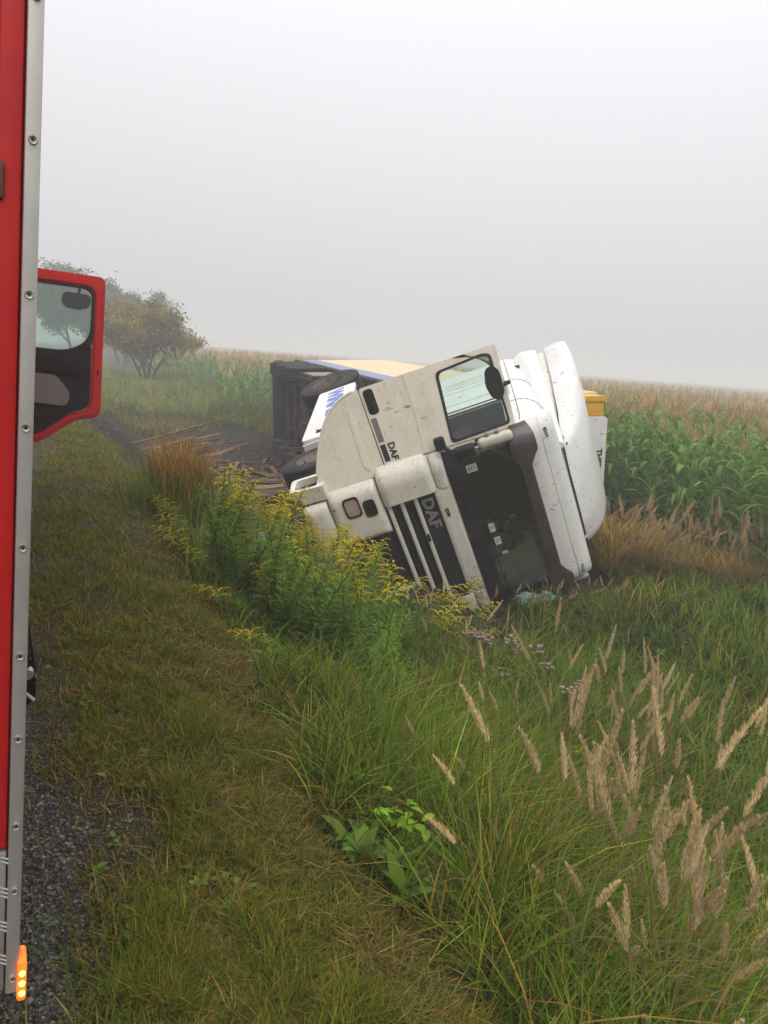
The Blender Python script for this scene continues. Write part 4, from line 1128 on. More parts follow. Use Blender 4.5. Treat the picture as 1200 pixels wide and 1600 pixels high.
# mown verge
def verge(x, y): 
    dens = np.clip(.40 + 1.1 * fbm(x * 2.9, y * 2.3, 47), .22, 1) * np.clip((x - .17 + .22 * np.clip(y - 2.5, 0, 1.6) + .34 * fbm(x * 2.3, y * 1.2, 21)) / .35, .05, 1)
    return (x < EDGE(y) + .15) & (x > -.25) & (y > .9) & (RNG.random(len(x)) < dens * (1 - .92 * mud_amount(x, y)))
n_ = 112000
P = polar(n_, verge, 1.2, 34, -6, 48)
d_ = np.hypot(P[:, 0], P[:, 1])
tone = fbm(P[:, 0] * 1.6, P[:, 1] * 1.1, 31) + .5 * fbm(P[:, 0] * 6, P[:, 1] * 6, 35)
c = np.where((tone + RNG.normal(0, .35, n_) > -.02)[:, None], pick(n_, GREEN + GREEN + OLIVE), np.where((RNG.random(n_) < .72)[:, None], pick(n_, OLIVE + DRY), pick(n_, DRY + RED)))
acc = Acc()
hh = (.022 + .05 * RNG.random(n_) ** 1.6) * (1 + .5 * np.clip(tone, -1, 1)) * (1 + .5 * np.clip((P[:, 0] - .7), 0, .6))
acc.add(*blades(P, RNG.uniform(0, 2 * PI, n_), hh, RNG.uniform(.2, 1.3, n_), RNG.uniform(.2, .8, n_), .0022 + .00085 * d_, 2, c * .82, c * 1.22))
# taller tufts left standing
n2 = 24000
tuft = lambda x, y: verge(x, y) & (fbm(x * 6, y * 5, 44) > .02 + .3 * RNG.random(len(x))) & (x > .2)
P = polar(n2, tuft, 1.3, 26, -6, 48); d_ = np.hypot(P[:, 0], P[:, 1])
c = pick(n2, GREEN + OLIVE + OLIVE + DRY[:2])
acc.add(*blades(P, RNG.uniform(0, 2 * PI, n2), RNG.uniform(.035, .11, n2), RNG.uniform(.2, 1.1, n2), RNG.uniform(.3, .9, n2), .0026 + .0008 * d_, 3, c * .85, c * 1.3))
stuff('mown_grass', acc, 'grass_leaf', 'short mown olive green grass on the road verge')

# cut hay lying in a swath along the top of the bank, and straws strewn over the verge
acc = Acc()
def swath(x, y): return (np.abs(x - EDGE(y) + .20) < .20 + .28 * fbm(x * 2.2, y * 1.3, 50)) & (fbm(x * 5, y * 5, 53) > -.25) & (y > .9) & (mud_amount(x, y) < .5)
for n3, reg, z in ((12000, swath, .03), (7000, verge, .02)):
    P = polar(n3, reg, 1.3, 26, -4, 50); d_ = np.hypot(P[:, 0], P[:, 1]); P[:, 2] += z * RNG.random(n3) * 1.6 + .006
    c = pick(n3, [(.15, .108, .052), (.11, .088, .040), (.09, .095, .040), (.22, .165, .088), (.08, .09, .036), (.12, .072, .038)], .28)
    acc.add(*blades(P, RNG.uniform(0, 2 * PI, n3), RNG.uniform(.008, .03, n3), RNG.uniform(3, 7, n3), RNG.uniform(-.2, .4, n3), .0022 + .0006 * d_, 2, c, c * 1.05))
stuff('grass_clippings', acc, 'grass_leaf', 'brown cut grass strewn along the top of the bank')

# tall grass on the bank, in the ditch and on to the field
def ditch(x, y): return (x > EDGE(y) + .02) & (x < 9.6) & (y > .7) & (y < 24) & (mud_amount(x, y) < .35) & ~under_lorry(x, y) & (RNG.random(len(x)) < np.where(x < EDGE(y) + .25, .55, 1))
acc = Acc()
def in_goldenrod(x, y): return ((x - 2.35 - (y - 6.7) * .15) / .95) ** 2 + ((y - 6.3) / 2.0) ** 2 < 1
nt, per = 7400, 11
T = polar(nt, ditch, 1.5, 26, 8, 68, power=1.85); td = np.hypot(T[:, 0], T[:, 1])
tone = fbm(T[:, 0] * .8, T[:, 1] * .8, 61)
th = RNG.uniform(.32, .74, nt) * (1 + .35 * fbm(T[:, 0] * 1.1, T[:, 1] * 1.1, 62)) * np.clip(.40 + (T[:, 0] - EDGE(T[:, 1])) * .9, .40, 1)
th = np.where(T[:, 0] > 4.0, th * np.clip(1 - (T[:, 0] - 4.0) * .25, .55, 1), th)
th = np.where((T[:, 0] > 4.9) & (T[:, 0] < 7.3) & (T[:, 1] > 6.5) & (T[:, 1] < 8.2), th * 1.35, th)
th = np.where(np.hypot(T[:, 0] - 1.34, T[:, 1] - 2.35) < .27, th * .35, th)
th = np.where(in_goldenrod(T[:, 0], T[:, 1]), th * .45, th)
dryt = RNG.random(nt) < .13 + .10 * tone
tc_ = np.where(dryt[:, None], pick(nt, DRY + OLIVE, .2), pick(nt, GREEN + GREEN + [(.075, .135, .034), (.13, .155, .045), (.06, .10, .02)], .26))
taz = np.where(RNG.random(nt) < .5, RNG.normal(-.5, .8, nt), RNG.uniform(0, 2 * PI, nt))
i_ = np.repeat(np.arange(nt), per); n4 = len(i_)
P = T[i_].copy(); sp_r = (.03 + .006 * td[i_])
P[:, 0] += RNG.normal(0, 1, n4) * sp_r; P[:, 1] += RNG.normal(0, 1, n4) * sp_r; P[:, 2] = ground_z(P[:, 0], P[:, 1])
ok = ~under_lorry(P[:, 0], P[:, 1]) & (P[:, 0] > EDGE(P[:, 1]) - .05); P, i_ = P[ok], i_[ok]; n4 = len(i_)
c = np.clip(tc_[i_] * (1 + RNG.normal(0, .2, (n4, 1))), .01, .6)
c = np.where((RNG.random(n4) < .08)[:, None], pick(n4, DRY), c)
az = np.where(RNG.random(n4) < .55, taz[i_] + RNG.normal(0, .6, n4), RNG.uniform(0, 2 * PI, n4))
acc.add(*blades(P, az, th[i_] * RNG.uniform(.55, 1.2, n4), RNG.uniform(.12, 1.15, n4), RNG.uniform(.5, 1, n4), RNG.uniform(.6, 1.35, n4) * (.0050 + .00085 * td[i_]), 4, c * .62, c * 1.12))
# undergrowth so the foot of the grass closes, coloured darker to paint shaded gaps between blades
n5 = 34000
P = polar(n5, ditch, 1.5, 26, 8, 68, power=1.8); d_ = np.hypot(P[:, 0], P[:, 1])
c = pick(n5, [(.032, .052, .016), (.045, .060, .020), (.065, .055, .03), (.09, .068, .042)])
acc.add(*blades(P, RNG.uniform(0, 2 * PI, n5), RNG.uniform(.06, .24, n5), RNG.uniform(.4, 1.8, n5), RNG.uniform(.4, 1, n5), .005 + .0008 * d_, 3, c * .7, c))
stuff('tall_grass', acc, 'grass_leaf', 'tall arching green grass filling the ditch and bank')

# low broad-leaved weeds among the grass
acc = Acc(); random.seed(90)
def rosette(P, n_leaf, L0, L1, ratio, pal, el=(.1, .9)):
    for p in P:
        g = random.choice(pal); a0 = rnd(0, 6.28); k_ = random.randint(*n_leaf)
        for q in range(k_):
            L = rnd(L0, L1); acc.add(*leaf_np(p + np.array([0, 0, rnd(0, .03)]), a0 + q * 2.4 + rnd(-.3, .3), rnd(*el), L, L * rnd(*ratio), rnd(.4, 1.2), 4, tuple(x * rnd(.75, 1.2) for x in g), None, .12, .7))
BG = [(.10, .17, .025), (.13, .20, .03), (.085, .14, .03), (.15, .20, .04)]
rosette(polar(420, lambda x, y: verge(x, y) & (x > .15), 1.4, 12, -4, 46), (4, 8), .018, .045, (.35, .6), BG + [(.17, .14, .04)], (.05, .5))
rosette(polar(260, lambda x, y: ditch(x, y) & (x < 6), 1.6, 11, 10, 66) + np.array([0, 0, .05]), (7, 13), .07, .16, (.22, .42), BG, (.3, 1.25))
stuff('broad_weeds', acc, 'weed_leaf', 'low broad-leaved green weeds among the grass')
# dry standing thatch along the corn and beside the cab roof
acc = Acc(); nd_ = 4200
def thatch(x, y):
    b_ = (np.abs(y - (13.0 - .62 * x)) < .5 + 1.0 * fbm(x * .9, y * .9, 81)) & (x > 6.9) & (x < 10.5)
    c_ = (((x - 7.75) / .65) ** 2 + ((y - 8.8) / .8) ** 2 < 1) & (fbm(x * 3, y * 3, 83) > -.15)
    return (b_ & (RNG.random(len(x)) < .45) | c_) & ~under_lorry(x, y)
P = polar(nd_, thatch, 7, 15, 30, 68)
c = pick(nd_, [(.36, .23, .115), (.30, .18, .088), (.42, .29, .165), (.24, .14, .066)], .2)
near_roof = (((P[:, 0] - 7.85) / .85) ** 2 + ((P[:, 1] - 8.9) / 1.0) ** 2 < 1)
acc.add(*blades(P, RNG.uniform(0, 2 * PI, nd_), RNG.uniform(.15, .65, nd_) * np.where(near_roof, 1.3, 1), RNG.uniform(.2, 1.5, nd_), RNG.uniform(.4, 1, nd_), RNG.uniform(.006, .02, nd_), 4, c * .8, c * 1.15, taper=.3))
stuff('dry_thatch', acc, 'grass_leaf', 'dry tan grass standing between the cab roof and the corn')
# clods thrown up on the churned mud
nc = 3200
clod = lambda x, y: (mud_amount(x, y) > .45) & ~under_lorry(x, y, -.3)
P = polar(nc, clod, 6, 30, 0, 45); rr_ = RNG.uniform(.012, .05, nc) * (1 + 1.3 * (RNG.random(nc) > .93))
base = np.array([(1, 0, 0), (0, 1, 0), (-1, 0, 0), (0, -1, 0), (0, 0, .75), (0, 0, -.6)])
V = P[:, None] + (base[None] * (1 + RNG.uniform(-.45, .45, (nc, 6, 3)))) * rr_[:, None, None]
F0 = np.array([(0, 1, 4), (1, 2, 4), (2, 3, 4), (3, 0, 4), (1, 0, 5), (2, 1, 5), (3, 2, 5), (0, 3, 5)])
clod_data = (V.reshape(-1, 3), (F0[None] + (np.arange(nc) * 6)[:, None, None]).reshape(-1, 3), np.repeat(pick(nc, [(.035, .026, .026), (.05, .036, .034), (.022, .016, .017), (.075, .055, .05)], .25), 6, 0))

# rough grass beyond the mud, towards the trees
def rough(x, y): return (y > 20) & (y < 60) & (x > 1.0) & (x < 9) & (mud_amount(x, y) < .3) & ~under_lorry(x, y, .3)
n6 = 26000
P = polar(n6, rough, 20, 60, -3, 26, power=1.6); d_ = np.hypot(P[:, 0], P[:, 1])
dry = fbm(P[:, 0] * .35, P[:, 1] * .22, 71) + .25 * (P[:, 1] > 36)
c = np.where((P[:, 1] > 31)[:, None] & (RNG.random(n6) < .7)[:, None], pick(n6, [(.17, .21, .11), (.14, .19, .09), (.20, .22, .12)]), np.where((dry + RNG.normal(0, .25, n6) > .12)[:, None], pick(n6, [(.25, .155, .080), (.20, .13, .068)]), pick(n6, OLIVE + [(.11, .14, .042)])))
acc = Acc(); acc.add(*blades(P, RNG.uniform(0, 2 * PI, n6), RNG.uniform(.12, .45, n6) * (1 + .8 * np.clip(dry, 0, 1)) * np.where(P[:, 1] > 31, 2.0, 1), RNG.uniform(.2, 1.2, n6), RNG.uniform(.4, 1, n6), .022 + .0008 * d_, 3, c * .8, c * 1.1))
stuff('rough_grass', acc, 'grass_leaf', 'rough fading grass between the mud and the trees')

# gravel along the road edge
n7 = 11000
grav_reg = lambda x, y: (x > -.5) & (x < .36 - .3 * fbm(x * 2.3, y * 1.2, 21) - .10 * np.clip(y - 2.6, 0, 5)) & (y > .9) & (y < 9)
P = polar(n7, grav_reg, 1.2, 9, -12, 24)
r_ = RNG.uniform(.0025, .0085, n7) * (1 + .8 * (RNG.random(n7) > .96))
base = np.array([(1, 0, 0), (0, 1, 0), (-1, 0, 0), (0, -1, 0), (0, 0, .75), (0, 0, -.6)])
V = P[:, None] + (base[None] * (1 + RNG.uniform(-.35, .35, (n7, 6, 3)))) * r_[:, None, None]; V[..., 2] += r_[:, None] * .3
F0 = np.array([(0, 1, 4), (1, 2, 4), (2, 3, 4), (3, 0, 4), (1, 0, 5), (2, 1, 5), (3, 2, 5), (0, 3, 5)])
F = (F0[None] + (np.arange(n7) * 6)[:, None, None]).reshape(-1, 3)
c = np.repeat(pick(n7, [(.065, .055, .095), (.095, .084, .14), (.042, .036, .06), (.125, .11, .185), (.17, .155, .26)], .2), 6, 0)
plain('stone', (.1, .1, .1), .85)
m, n, l, b = new_mat('stone'); a = n.new('ShaderNodeAttribute'); a.attribute_name = 'Col'; l.new(a.outputs['Color'], b.inputs['Base Color']); b.inputs['Roughness'].default_value = .8; M['stone'] = m
cl_o = link(bpy.data.objects.new('soil_clods', np_mesh('soil_clods', clod_data[0], clod_data[1], 'stone', clod_data[2]))); tag(cl_o, 'dark clods of churned soil', kind='stuff')
gvl = link(bpy.data.objects.new('gravel', np_mesh('gravel', V.reshape(-1, 3), F, 'stone', c))); tag(gvl, 'grey gravel along the road edge', kind='stuff')

# ------------------------------------------------------------------ single plants
def part(name, acc, mat, parent, smooth=True, kind=None):
    o = link(bpy.data.objects.new(name, acc.mesh(name, mat, smooth)), parent)
    if kind: o['kind'] = kind
    return o

def jit(c, a=.15): 
    k = 1 + rnd(-a, a); return tuple(x * k for x in c)

# --- goldenrod
def make_goldenrod(h, lean, seed):
    random.seed(seed)
    root = empty('goldenrod')
    tt = np.linspace(0, 1, 9)
    sp_ = np.stack([lean * h * tt ** 2, .04 * np.sin(tt * 3 + seed), h * (tt - .10 * lean * tt ** 2)], -1)
    at_ = lambda t: np.array([np.interp(t, tt, sp_[:, k]) for k in range(3)])
    part('stem', Acc().add(*tube_np(sp_, np.linspace(.0055, .0022, 9), 5, (.07, .09, .03))), 'weed_leaf', root)
    fo = Acc()
    k = 0; t = .10
    while t < .93:
        for q in range(2):
            az = k * 2.399 + rnd(-.3, .3); L = rnd(.10, .15) * (1.05 - .55 * max(0, t - .55) / .4) * (.75 if t < .25 else 1)
            g = jit((.135, .225, .026) if t > .35 else (.10, .165, .028), .2)
            fo.add(*leaf_np(at_(t), az, rnd(.35, .9), L, L * .17, rnd(.5, 1.3), 4, g, jit(g, .1), .15)); k += 1
        t += .0165
    # thin side shoots with leaves
    for j in range(5):
        t = rnd(.45, .8); b0 = at_(t); az = rnd(0, 6.28); L = rnd(.12, .22)
        for q in range(7):
            u = q / 6; p = b0 + np.array([math.cos(az) * L * u * .7, math.sin(az) * L * u * .7, L * u * .8])
            fo.add(*leaf_np(p, az + rnd(-1.4, 1.4), rnd(.3, .9), rnd(.04, .065), .009, .7, 3, jit((.16, .25, .03), .2)))
    part('foliage', fo, 'weed_leaf', root, True, 'stuff')
    fl = Acc()
    nb = random.randint(13, 19)
    for j in range(nb):
        t = .76 + .24 * j / nb; b0 = at_(t); az = j * 2.4 + rnd(-.4, .4); L = rnd(.13, .20) * (1.15 - .75 * (j / nb) ** 1.5)
        u = np.linspace(0, 1, 6)
        br = np.stack([b0[0] + math.cos(az) * L * u * .95, b0[1] + math.sin(az) * L * u * .95, b0[2] + L * (.85 * u - .75 * u ** 2)], -1)
        fl.add(*tube_np(br, .0012, 3, (.10, .12, .03)))
        nf = int(26 * L / .16)
        uu = np.linspace(.18, 1, nf)
        for q in range(nf):
            p = np.array([np.interp(uu[q], u, br[:, k]) for k in range(3)]) + np.array([rnd(-.006, .006), rnd(-.006, .006), rnd(.001, .010)])
            s = rnd(.0046, .0080) * (1.1 - .4 * uu[q]); a = rnd(0, 3.14)
            dx = np.array([math.cos(a), math.sin(a), rnd(-.4, .4)]) * s; dy = np.array([-math.sin(a), math.cos(a), rnd(-.4, .4)]) * s; dz = np.array([0, 0, s * 1.2])
            cc = np.array(jit((.84, .66, .025) if random.random() < .72 else (.62, .58, .05), .2))
            fl.add(np.array([p - dx, p - dy * .8 + dz, p + dx, p + dy]), np.array([(0, 1, 2, 3)]), np.tile(cc, (4, 1)))
            fl.add(np.array([p - dy + dz, p - dx * .5 - dz, p + dy + dz, p + dx * .6 + dz]), np.array([(0, 1, 2, 3)]), np.tile(cc * .9, (4, 1)))
    part('flower_plume', fl, 'petal', root, False, 'stuff')
    return root

def place(proto, used, x, y, rz, sc=1.0, tilt=(0, 0), label=None, cat=None, group=None, dz=-.01):
    """first use moves the prototype, later ones copy it with its parts"""
    o = proto if id(proto) not in used else copy_tree(proto)
    used.add(id(proto))
    o.location = (x, y, float(ground_z(x, y)) + dz); o.rotation_euler = (tilt[0], tilt[1], rz); o.scale = (sc,) * 3
    tag(o, label, cat, group)
    return o

used = set()
GR = [make_goldenrod(1.35, .18, 1), make_goldenrod(1.20, .32, 2), make_goldenrod(1.05, .45, 3), make_goldenrod(1.30, .10, 4), make_goldenrod(.95, .70, 5)]
random.seed(21)
gspots = []
for k in range(64):   # the big stand in front of the bumper
    a, r = rnd(0, 6.28), math.sqrt(random.random())
    gspots.append((2.2 + .95 * r * math.cos(a), 6.7 + 1.45 * r * math.sin(a)))
gspots = [(x + (y - 6.9) * .15, y) for x, y in gspots]
LG2 = 'leafy green goldenrod without open flowers at the foot of the stand'
def make_leafy(h, seed):
    g = make_goldenrod(h, .25, seed)
    for ch in list(g.children):
        if ch.name.startswith('flower'): bpy.data.objects.remove(ch)
    return g
LF = [make_leafy(.85, 41), make_leafy(.70, 42), make_leafy(1.15, 43), make_leafy(1.0, 44)]
random.seed(61)
for i in range(40):
    a, q = rnd(0, 6.28), math.sqrt(random.random()); x, y = 2.15 + .65 * q * math.cos(a), 5.75 + .95 * q * math.sin(a)
    place(LF[i % 2], used, x, y, rnd(0, 6.28), rnd(.85, 1.15), (rnd(-.15, .15), rnd(-.15, .15)), LG2, 'goldenrod', 'leafy goldenrod at the foot of the stand')
random.seed(22)
LBG = 'tall goldenrod with arching yellow plumes in the stand before the bumper'
for i, (x, y) in enumerate(gspots):
    if i % 2:
        place(LF[2 + (i // 2) % 2], used, x, y, rnd(0, 6.28), rnd(.85, 1.1), (rnd(-.1, .1), rnd(-.1, .1)), 'tall leafy goldenrod still in bud between the flowering stems', 'goldenrod', 'goldenrod in bud within the stand'); continue
    place(GR[(0, 3, 1, 0, 2, 3)[i % 6]], used, x, y, rnd(0, 6.28), rnd(.82, 1.05), (rnd(-.08, .08), rnd(-.10, .10)), LBG, 'goldenrod', 'goldenrod stand before the bumper')
for i, (x, y, rz, s) in enumerate([(3.55, 6.9, .1, .8), (3.75, 7.2, -.3, .85), (3.5, 7.3, .4, .8), (3.9, 6.8, -.1, .7), (3.6, 6.55, .0, .66), (3.35, 6.5, -.4, .7), (3.85, 7.35, .2, .8), (3.6, 7.1, .3, .9), (3.72, 6.7, -.2, .85), (3.45, 7.0, .5, .9), (3.3, 6.8, -.1, .9), (3.95, 7.1, .1, .8), (3.5, 6.7, .7, .8)]):
    place(GR[(4, 2, 1)[i % 3]], used, x, y, rz, s, (rnd(-.1, .1), .35 + rnd(-.1, .1)), 'low goldenrod bending over towards the torn soil under the grille', 'goldenrod', 'goldenrod bent over the torn soil')
for i, (x, y, rz, s) in enumerate([(1.55, 5.3, 2.9, .62), (1.45, 6.0, 3.3, .6), (1.50, 6.6, 2.6, .66), (1.42, 7.3, 3.0, .7), (1.6, 4.75, 3.4, .6), (1.5, 7.9, 2.4, .6), (1.62, 6.9, 2.7, .8), (1.66, 7.6, 3.4, .8)]):
    place(GR[(4, 2)[i % 2]], used, x, y, rz, s, (0, rnd(.1, .4)), 'short goldenrod leaning out over the mown verge', 'goldenrod', 'goldenrod leaning over the verge')
for i in range(14):
    x, y = rnd(2.9, 3.75), rnd(7.3, 8.3)
    place(GR[(3, 0, 1)[i % 3]], used, x, y, rnd(0, 6.28), rnd(.72, .95), (rnd(-.1, .1), rnd(-.05, .2)), 'goldenrod with bright plumes rising in front of the lower grille', 'goldenrod', 'goldenrod in front of the grille')
for i, (x, y, s) in enumerate([(3.0, 9.6, .9), (2.75, 9.1, .85), (3.2, 9.0, .9), (2.55, 9.8, .8), (2.4, 10.6, .75), (2.9, 8.5, .95), (2.45, 8.6, .85)]):
    place(GR[(3, 0, 1)[i % 3]], used, x, y, rnd(0, 6.28), s, (rnd(-.1, .1), rnd(-.1, .1)), 'slim goldenrod growing between the ditch water and the front wheel', 'goldenrod', 'goldenrod by the ditch water')
for i, (x, y, s) in enumerate([(3.75, 3.9, .55), (4.1, 4.1, .5), (3.4, 3.7, .5)]):
    place(GR[(2, 4)[i % 2]], used, x, y, rnd(0, 6.28), s, (rnd(-.2, .2), rnd(-.2, .2)), 'small yellow-green goldenrod half hidden among the pale reed plumes', 'goldenrod', 'goldenrod among the reeds')

# --- feathery reed grass
def make_reed(h, seed, pale=True, head=.24):
    random.seed(seed)
    root = empty('reed_grass')
    tt = np.linspace(0, 1, 9); ln = rnd(.10, .25)
    ax = np.stack([ln * h * tt ** 2.4, .02 * np.sin(tt * 2 + seed), h * (tt - .06 * tt ** 3)], -1)
    at_ = lambda t: np.array([np.interp(t, tt, ax[:, k]) for k in range(3)])
    sc_ = (.32, .24, .10) if pale else (.25, .15, .08)
    part('stem', Acc().add(*tube_np(ax, np.linspace(.0028, .0010, 9), 4, sc_)), 'dry_plume', root)
    lv = Acc()
    for q in range(5):
        az = rnd(0, 6.28); g = jit((.11, .15, .035) if random.random() < .6 else (.24, .175, .08), .2)
        lv.add(*leaf_np(at_(rnd(.08, .5)), az, rnd(1.0, 1.35), rnd(.30, .5), .009, rnd(1.2, 2.2), 6, g, jit((.15, .11, .05), .2), .1))
    part('blade', lv, 'weed_leaf', root, True, 'stuff')
    hd = Acc(); loose = rnd(.7, 1.35)
    t0 = 1 - head / h
    for q in range(340 if pale else 460):
        u = random.random() ** .85; t = t0 + (1 - t0) * u
        p = at_(t); az = rnd(0, 6.28)
        wdt = (.019 if pale else .042) * math.sin(PI * min(1, .20 + .78 * u)) ** 1.2 * (.65 + .5 * math.sin(u * 23 + seed) ** 2) + .0015
        L = rnd(.018, .044) * (1.1 - .5 * u)
        d = np.array([math.cos(az) * .30, math.sin(az) * .30, 1.0]); d /= np.linalg.norm(d)
        b0 = p + np.array([math.cos(az), math.sin(az), 0]) * wdt * rnd(.1, 1) * .75 * loose
        s = np.array([-math.sin(az), math.cos(az), 0]) * rnd(.0016, .0034)
        cc = np.array(jit((.70, .56, .315) if pale else (.52, .36, .20), .28))
        hd.add(np.array([b0, b0 + d * L * .5 - s, b0 + d * L, b0 + d * L * .5 + s]), np.array([(0, 1, 2, 3)]), np.tile(cc, (4, 1)))
    part('seed_head', hd, 'dry_plume', root, False, 'stuff')
    return root
RD = [make_reed(1.45, 1, head=.32), make_reed(1.25, 2, head=.24), make_reed(1.55, 3, head=.36), make_reed(1.15, 4, head=.20), make_reed(1.35, 8, head=.28), make_reed(1.05, 9, head=.16), make_reed(1.5, 10, head=.30)]
RB = [make_reed(1.05, 5, False, .28), make_reed(.90, 6, False, .24), make_reed(1.15, 7, False, .32)]
random.seed(33)
for k in range(22):
    place(RD[k % 7], used, rnd(1.72, 2.15), rnd(1.35, 1.8), rnd(0, 6.28), rnd(.55, .85), (rnd(-.3, .3), rnd(-.3, .3)), 'straw coloured reed plume arching low at the foot of the bank', 'reed grass', 'reed plumes at the foot of the bank')
LB = 'pale feathery reed grass with tan plume rising from the ditch grass'
for k in range(128):
    a = rnd(0, 1)
    if k < 58: x, y = rnd(1.9, 2.75), rnd(1.5, 2.45)
    elif k < 112: x, y = rnd(2.9, 4.3), rnd(2.5, 4.4)
    else: x, y = rnd(3.3, 4.4), rnd(3.4, 4.9)
    place(RD[k % 7], used, x, y, rnd(0, 6.28), rnd(.68, 1.0), (rnd(-.22, .22), rnd(-.22, .22)), LB, 'reed grass', 'pale reed plumes in the ditch')
for k in range(12):
    place(RD[k % 4], used, rnd(3.5, 4.1), rnd(5.4, 6.9), rnd(0, 6.28), rnd(.6, .8), (rnd(-.35, .35), rnd(-.35, .35)), 'slanting tan reed plume between the torn soil and the pink flowers', 'reed grass', 'slanting reed plumes by the soil')
for k in range(5):
    x, y = [(1.75, 2.35), (1.85, 2.2), (1.62, 2.0), (1.9, 3.2), (2.2, 2.9)][k]
    place(RD[(1, 3)[k % 2]], used, x, y, 2.6 + rnd(-.4, .4), rnd(.55, .7), (rnd(-.1, .1), rnd(.1, .35)), 'short reed plume nodding over the edge of the mown bank', 'reed grass', 'reed plumes nodding over the bank')
for k in range(110):
    x = rnd(7.0, 10.4); y = 12.9 - .62 * x + rnd(-.9, 1.3)
    if under_lorry(np.array([x]), np.array([y]), .1)[0]: continue
    place(RB[k % 3], used, x, y, rnd(0, 6.28), rnd(.75, 1.1), (rnd(-.18, .18), rnd(-.18, .18)), 'dry brown reed grass standing along the edge of the corn', 'reed grass', 'dry reeds along the corn')
for k in range(52):
    x, y = rnd(7.0, 8.4), rnd(8.0, 9.6)
    if under_lorry(np.array([x]), np.array([y]), .0)[0]: continue
    place(RB[k % 3], used, x, y, rnd(-.8, .8), rnd(.75, 1.05), (rnd(-.3, .3), rnd(.1, .75)), 'dry brown reed grass pushed over beside the cab roof', 'reed grass', 'dry reeds pushed over by the roof')
for k in range(22):
    x, y = rnd(4.9, 6.4), rnd(6.9, 7.5)
    y = 7.55 - (x - 5.3) * .45 + rnd(-.25, .1)
    place(RB[k % 3], used, x, y, rnd(0, 6.28), rnd(.42, .62), (rnd(-.5, .5), rnd(-.5, .5)), 'short rusty brown reed tuft in front of the windscreen', 'reed grass', 'rusty reed tufts before the windscreen')
# a dense reed clump on the bank beyond the goldenrod
RC = empty('reed_clump', Matrix.Translation((1.45, 8.9, float(ground_z(1.45, 8.9)))) @ Matrix.Scale(1.18, 4))
tag(RC, 'dense tall reed clump with rust brown tops on the bank', 'reed clump')
acc = Acc(); nb = 900
P = np.c_[RNG.normal(0, .20, nb), RNG.normal(0, .34, nb), np.zeros(nb)]; P[:, 2] = -.35 * np.clip(P[:, 0], -.3, 1)
c = pick(nb, [(.085, .145, .030), (.10, .16, .036), (.075, .12, .026), (.18, .15, .055)])
acc.add(*blades(P, RNG.uniform(0, 2 * PI, nb), RNG.uniform(.4, .85, nb), RNG.uniform(.1, .9, nb), RNG.uniform(.5, 1, nb), .010, 5, c * .7, c * 1.1))
part('blades', acc, 'grass_leaf', RC, False, 'stuff')
acc = Acc(); nb = 420
P = np.c_[RNG.normal(0, .13, nb), RNG.normal(.05, .25, nb), np.zeros(nb)]; P[:, 2] = .25
c = pick(nb, [(.27, .12, .042), (.33, .155, .058), (.30, .19, .085)])
acc.add(*blades(P, RNG.uniform(0, 2 * PI, nb), RNG.uniform(.35, .80, nb), RNG.uniform(.05, .75, nb), RNG.uniform(.6, 1, nb), RNG.uniform(.005, .016, nb), 5, c * .8, c * 1.1, taper=.3))
part('brown_tops', acc, 'dry_plume', RC, False, 'stuff')

# --- pink hemp agrimony
def make_pink(h, seed):
    random.seed(seed)
    root = empty('pink_flower')
    st_ = Acc(); hd = Acc(); lv = Acc()
    st_.add(*tube_np([(0, 0, 0), (.02, .01, h * .5), (.03, .0, h)], [.004, .003, .002], 5, (.09, .06, .04)))
    for q in range(9):
        az = q * 1.57 + rnd(-.3, .3)
        lv.add(*leaf_np((.02, 0, h * (.25 + .075 * q)), az, .5, rnd(.07, .11), .022, .9, 4, jit((.085, .145, .03), .2)))
    for q in range(9):
        az = rnd(0, 6.28); r = rnd(.0, .09); p1 = np.array([.03 + math.cos(az) * r, math.sin(az) * r, h + rnd(-.02, .04) - r * .3])
        st_.add(*tube_np([(.03, 0, h * .86), p1], .0013, 3, (.09, .06, .04)))
        for k in range(26):
            a = rnd(0, 6.28); rr = .017 * math.sqrt(random.random()); p = p1 + np.array([math.cos(a) * rr, math.sin(a) * rr, rnd(0, .012)])
            s = rnd(.003, .006); cc = np.array(jit((.60, .42, .44), .2))
            d1 = np.array([math.cos(a), math.sin(a), .5]) * s; d2 = np.array([-math.sin(a), math.cos(a), 0]) * s
            hd.add(np.array([p - d1, p - d2, p + d1, p + d2]), np.array([(0, 1, 2, 3)]), np.tile(cc, (4, 1)))
    part('stem', st_, 'weed_leaf', root); part('foliage', lv, 'weed_leaf', root, True, 'stuff'); part('flower_head', hd, 'petal', root, False, 'stuff')
    return root
PK = [make_pink(.75, 1), make_pink(.62, 2)]
random.seed(5)
for k, (x, y) in enumerate([(3.85, 5.7), (4.05, 5.9), (4.2, 5.45), (3.75, 5.35), (4.0, 5.15), (4.3, 5.85), (3.95, 4.85), (4.15, 4.9), (3.6, 5.6), (4.05, 4.65)]):
    place(PK[k % 2], used, x, y, rnd(0, 6.28), rnd(.85, 1.1), (rnd(-.15, .15), rnd(-.15, .15)), 'pale pink flower heads on thin stems among the ditch grass', 'wildflower', 'pink flowers in the ditch')

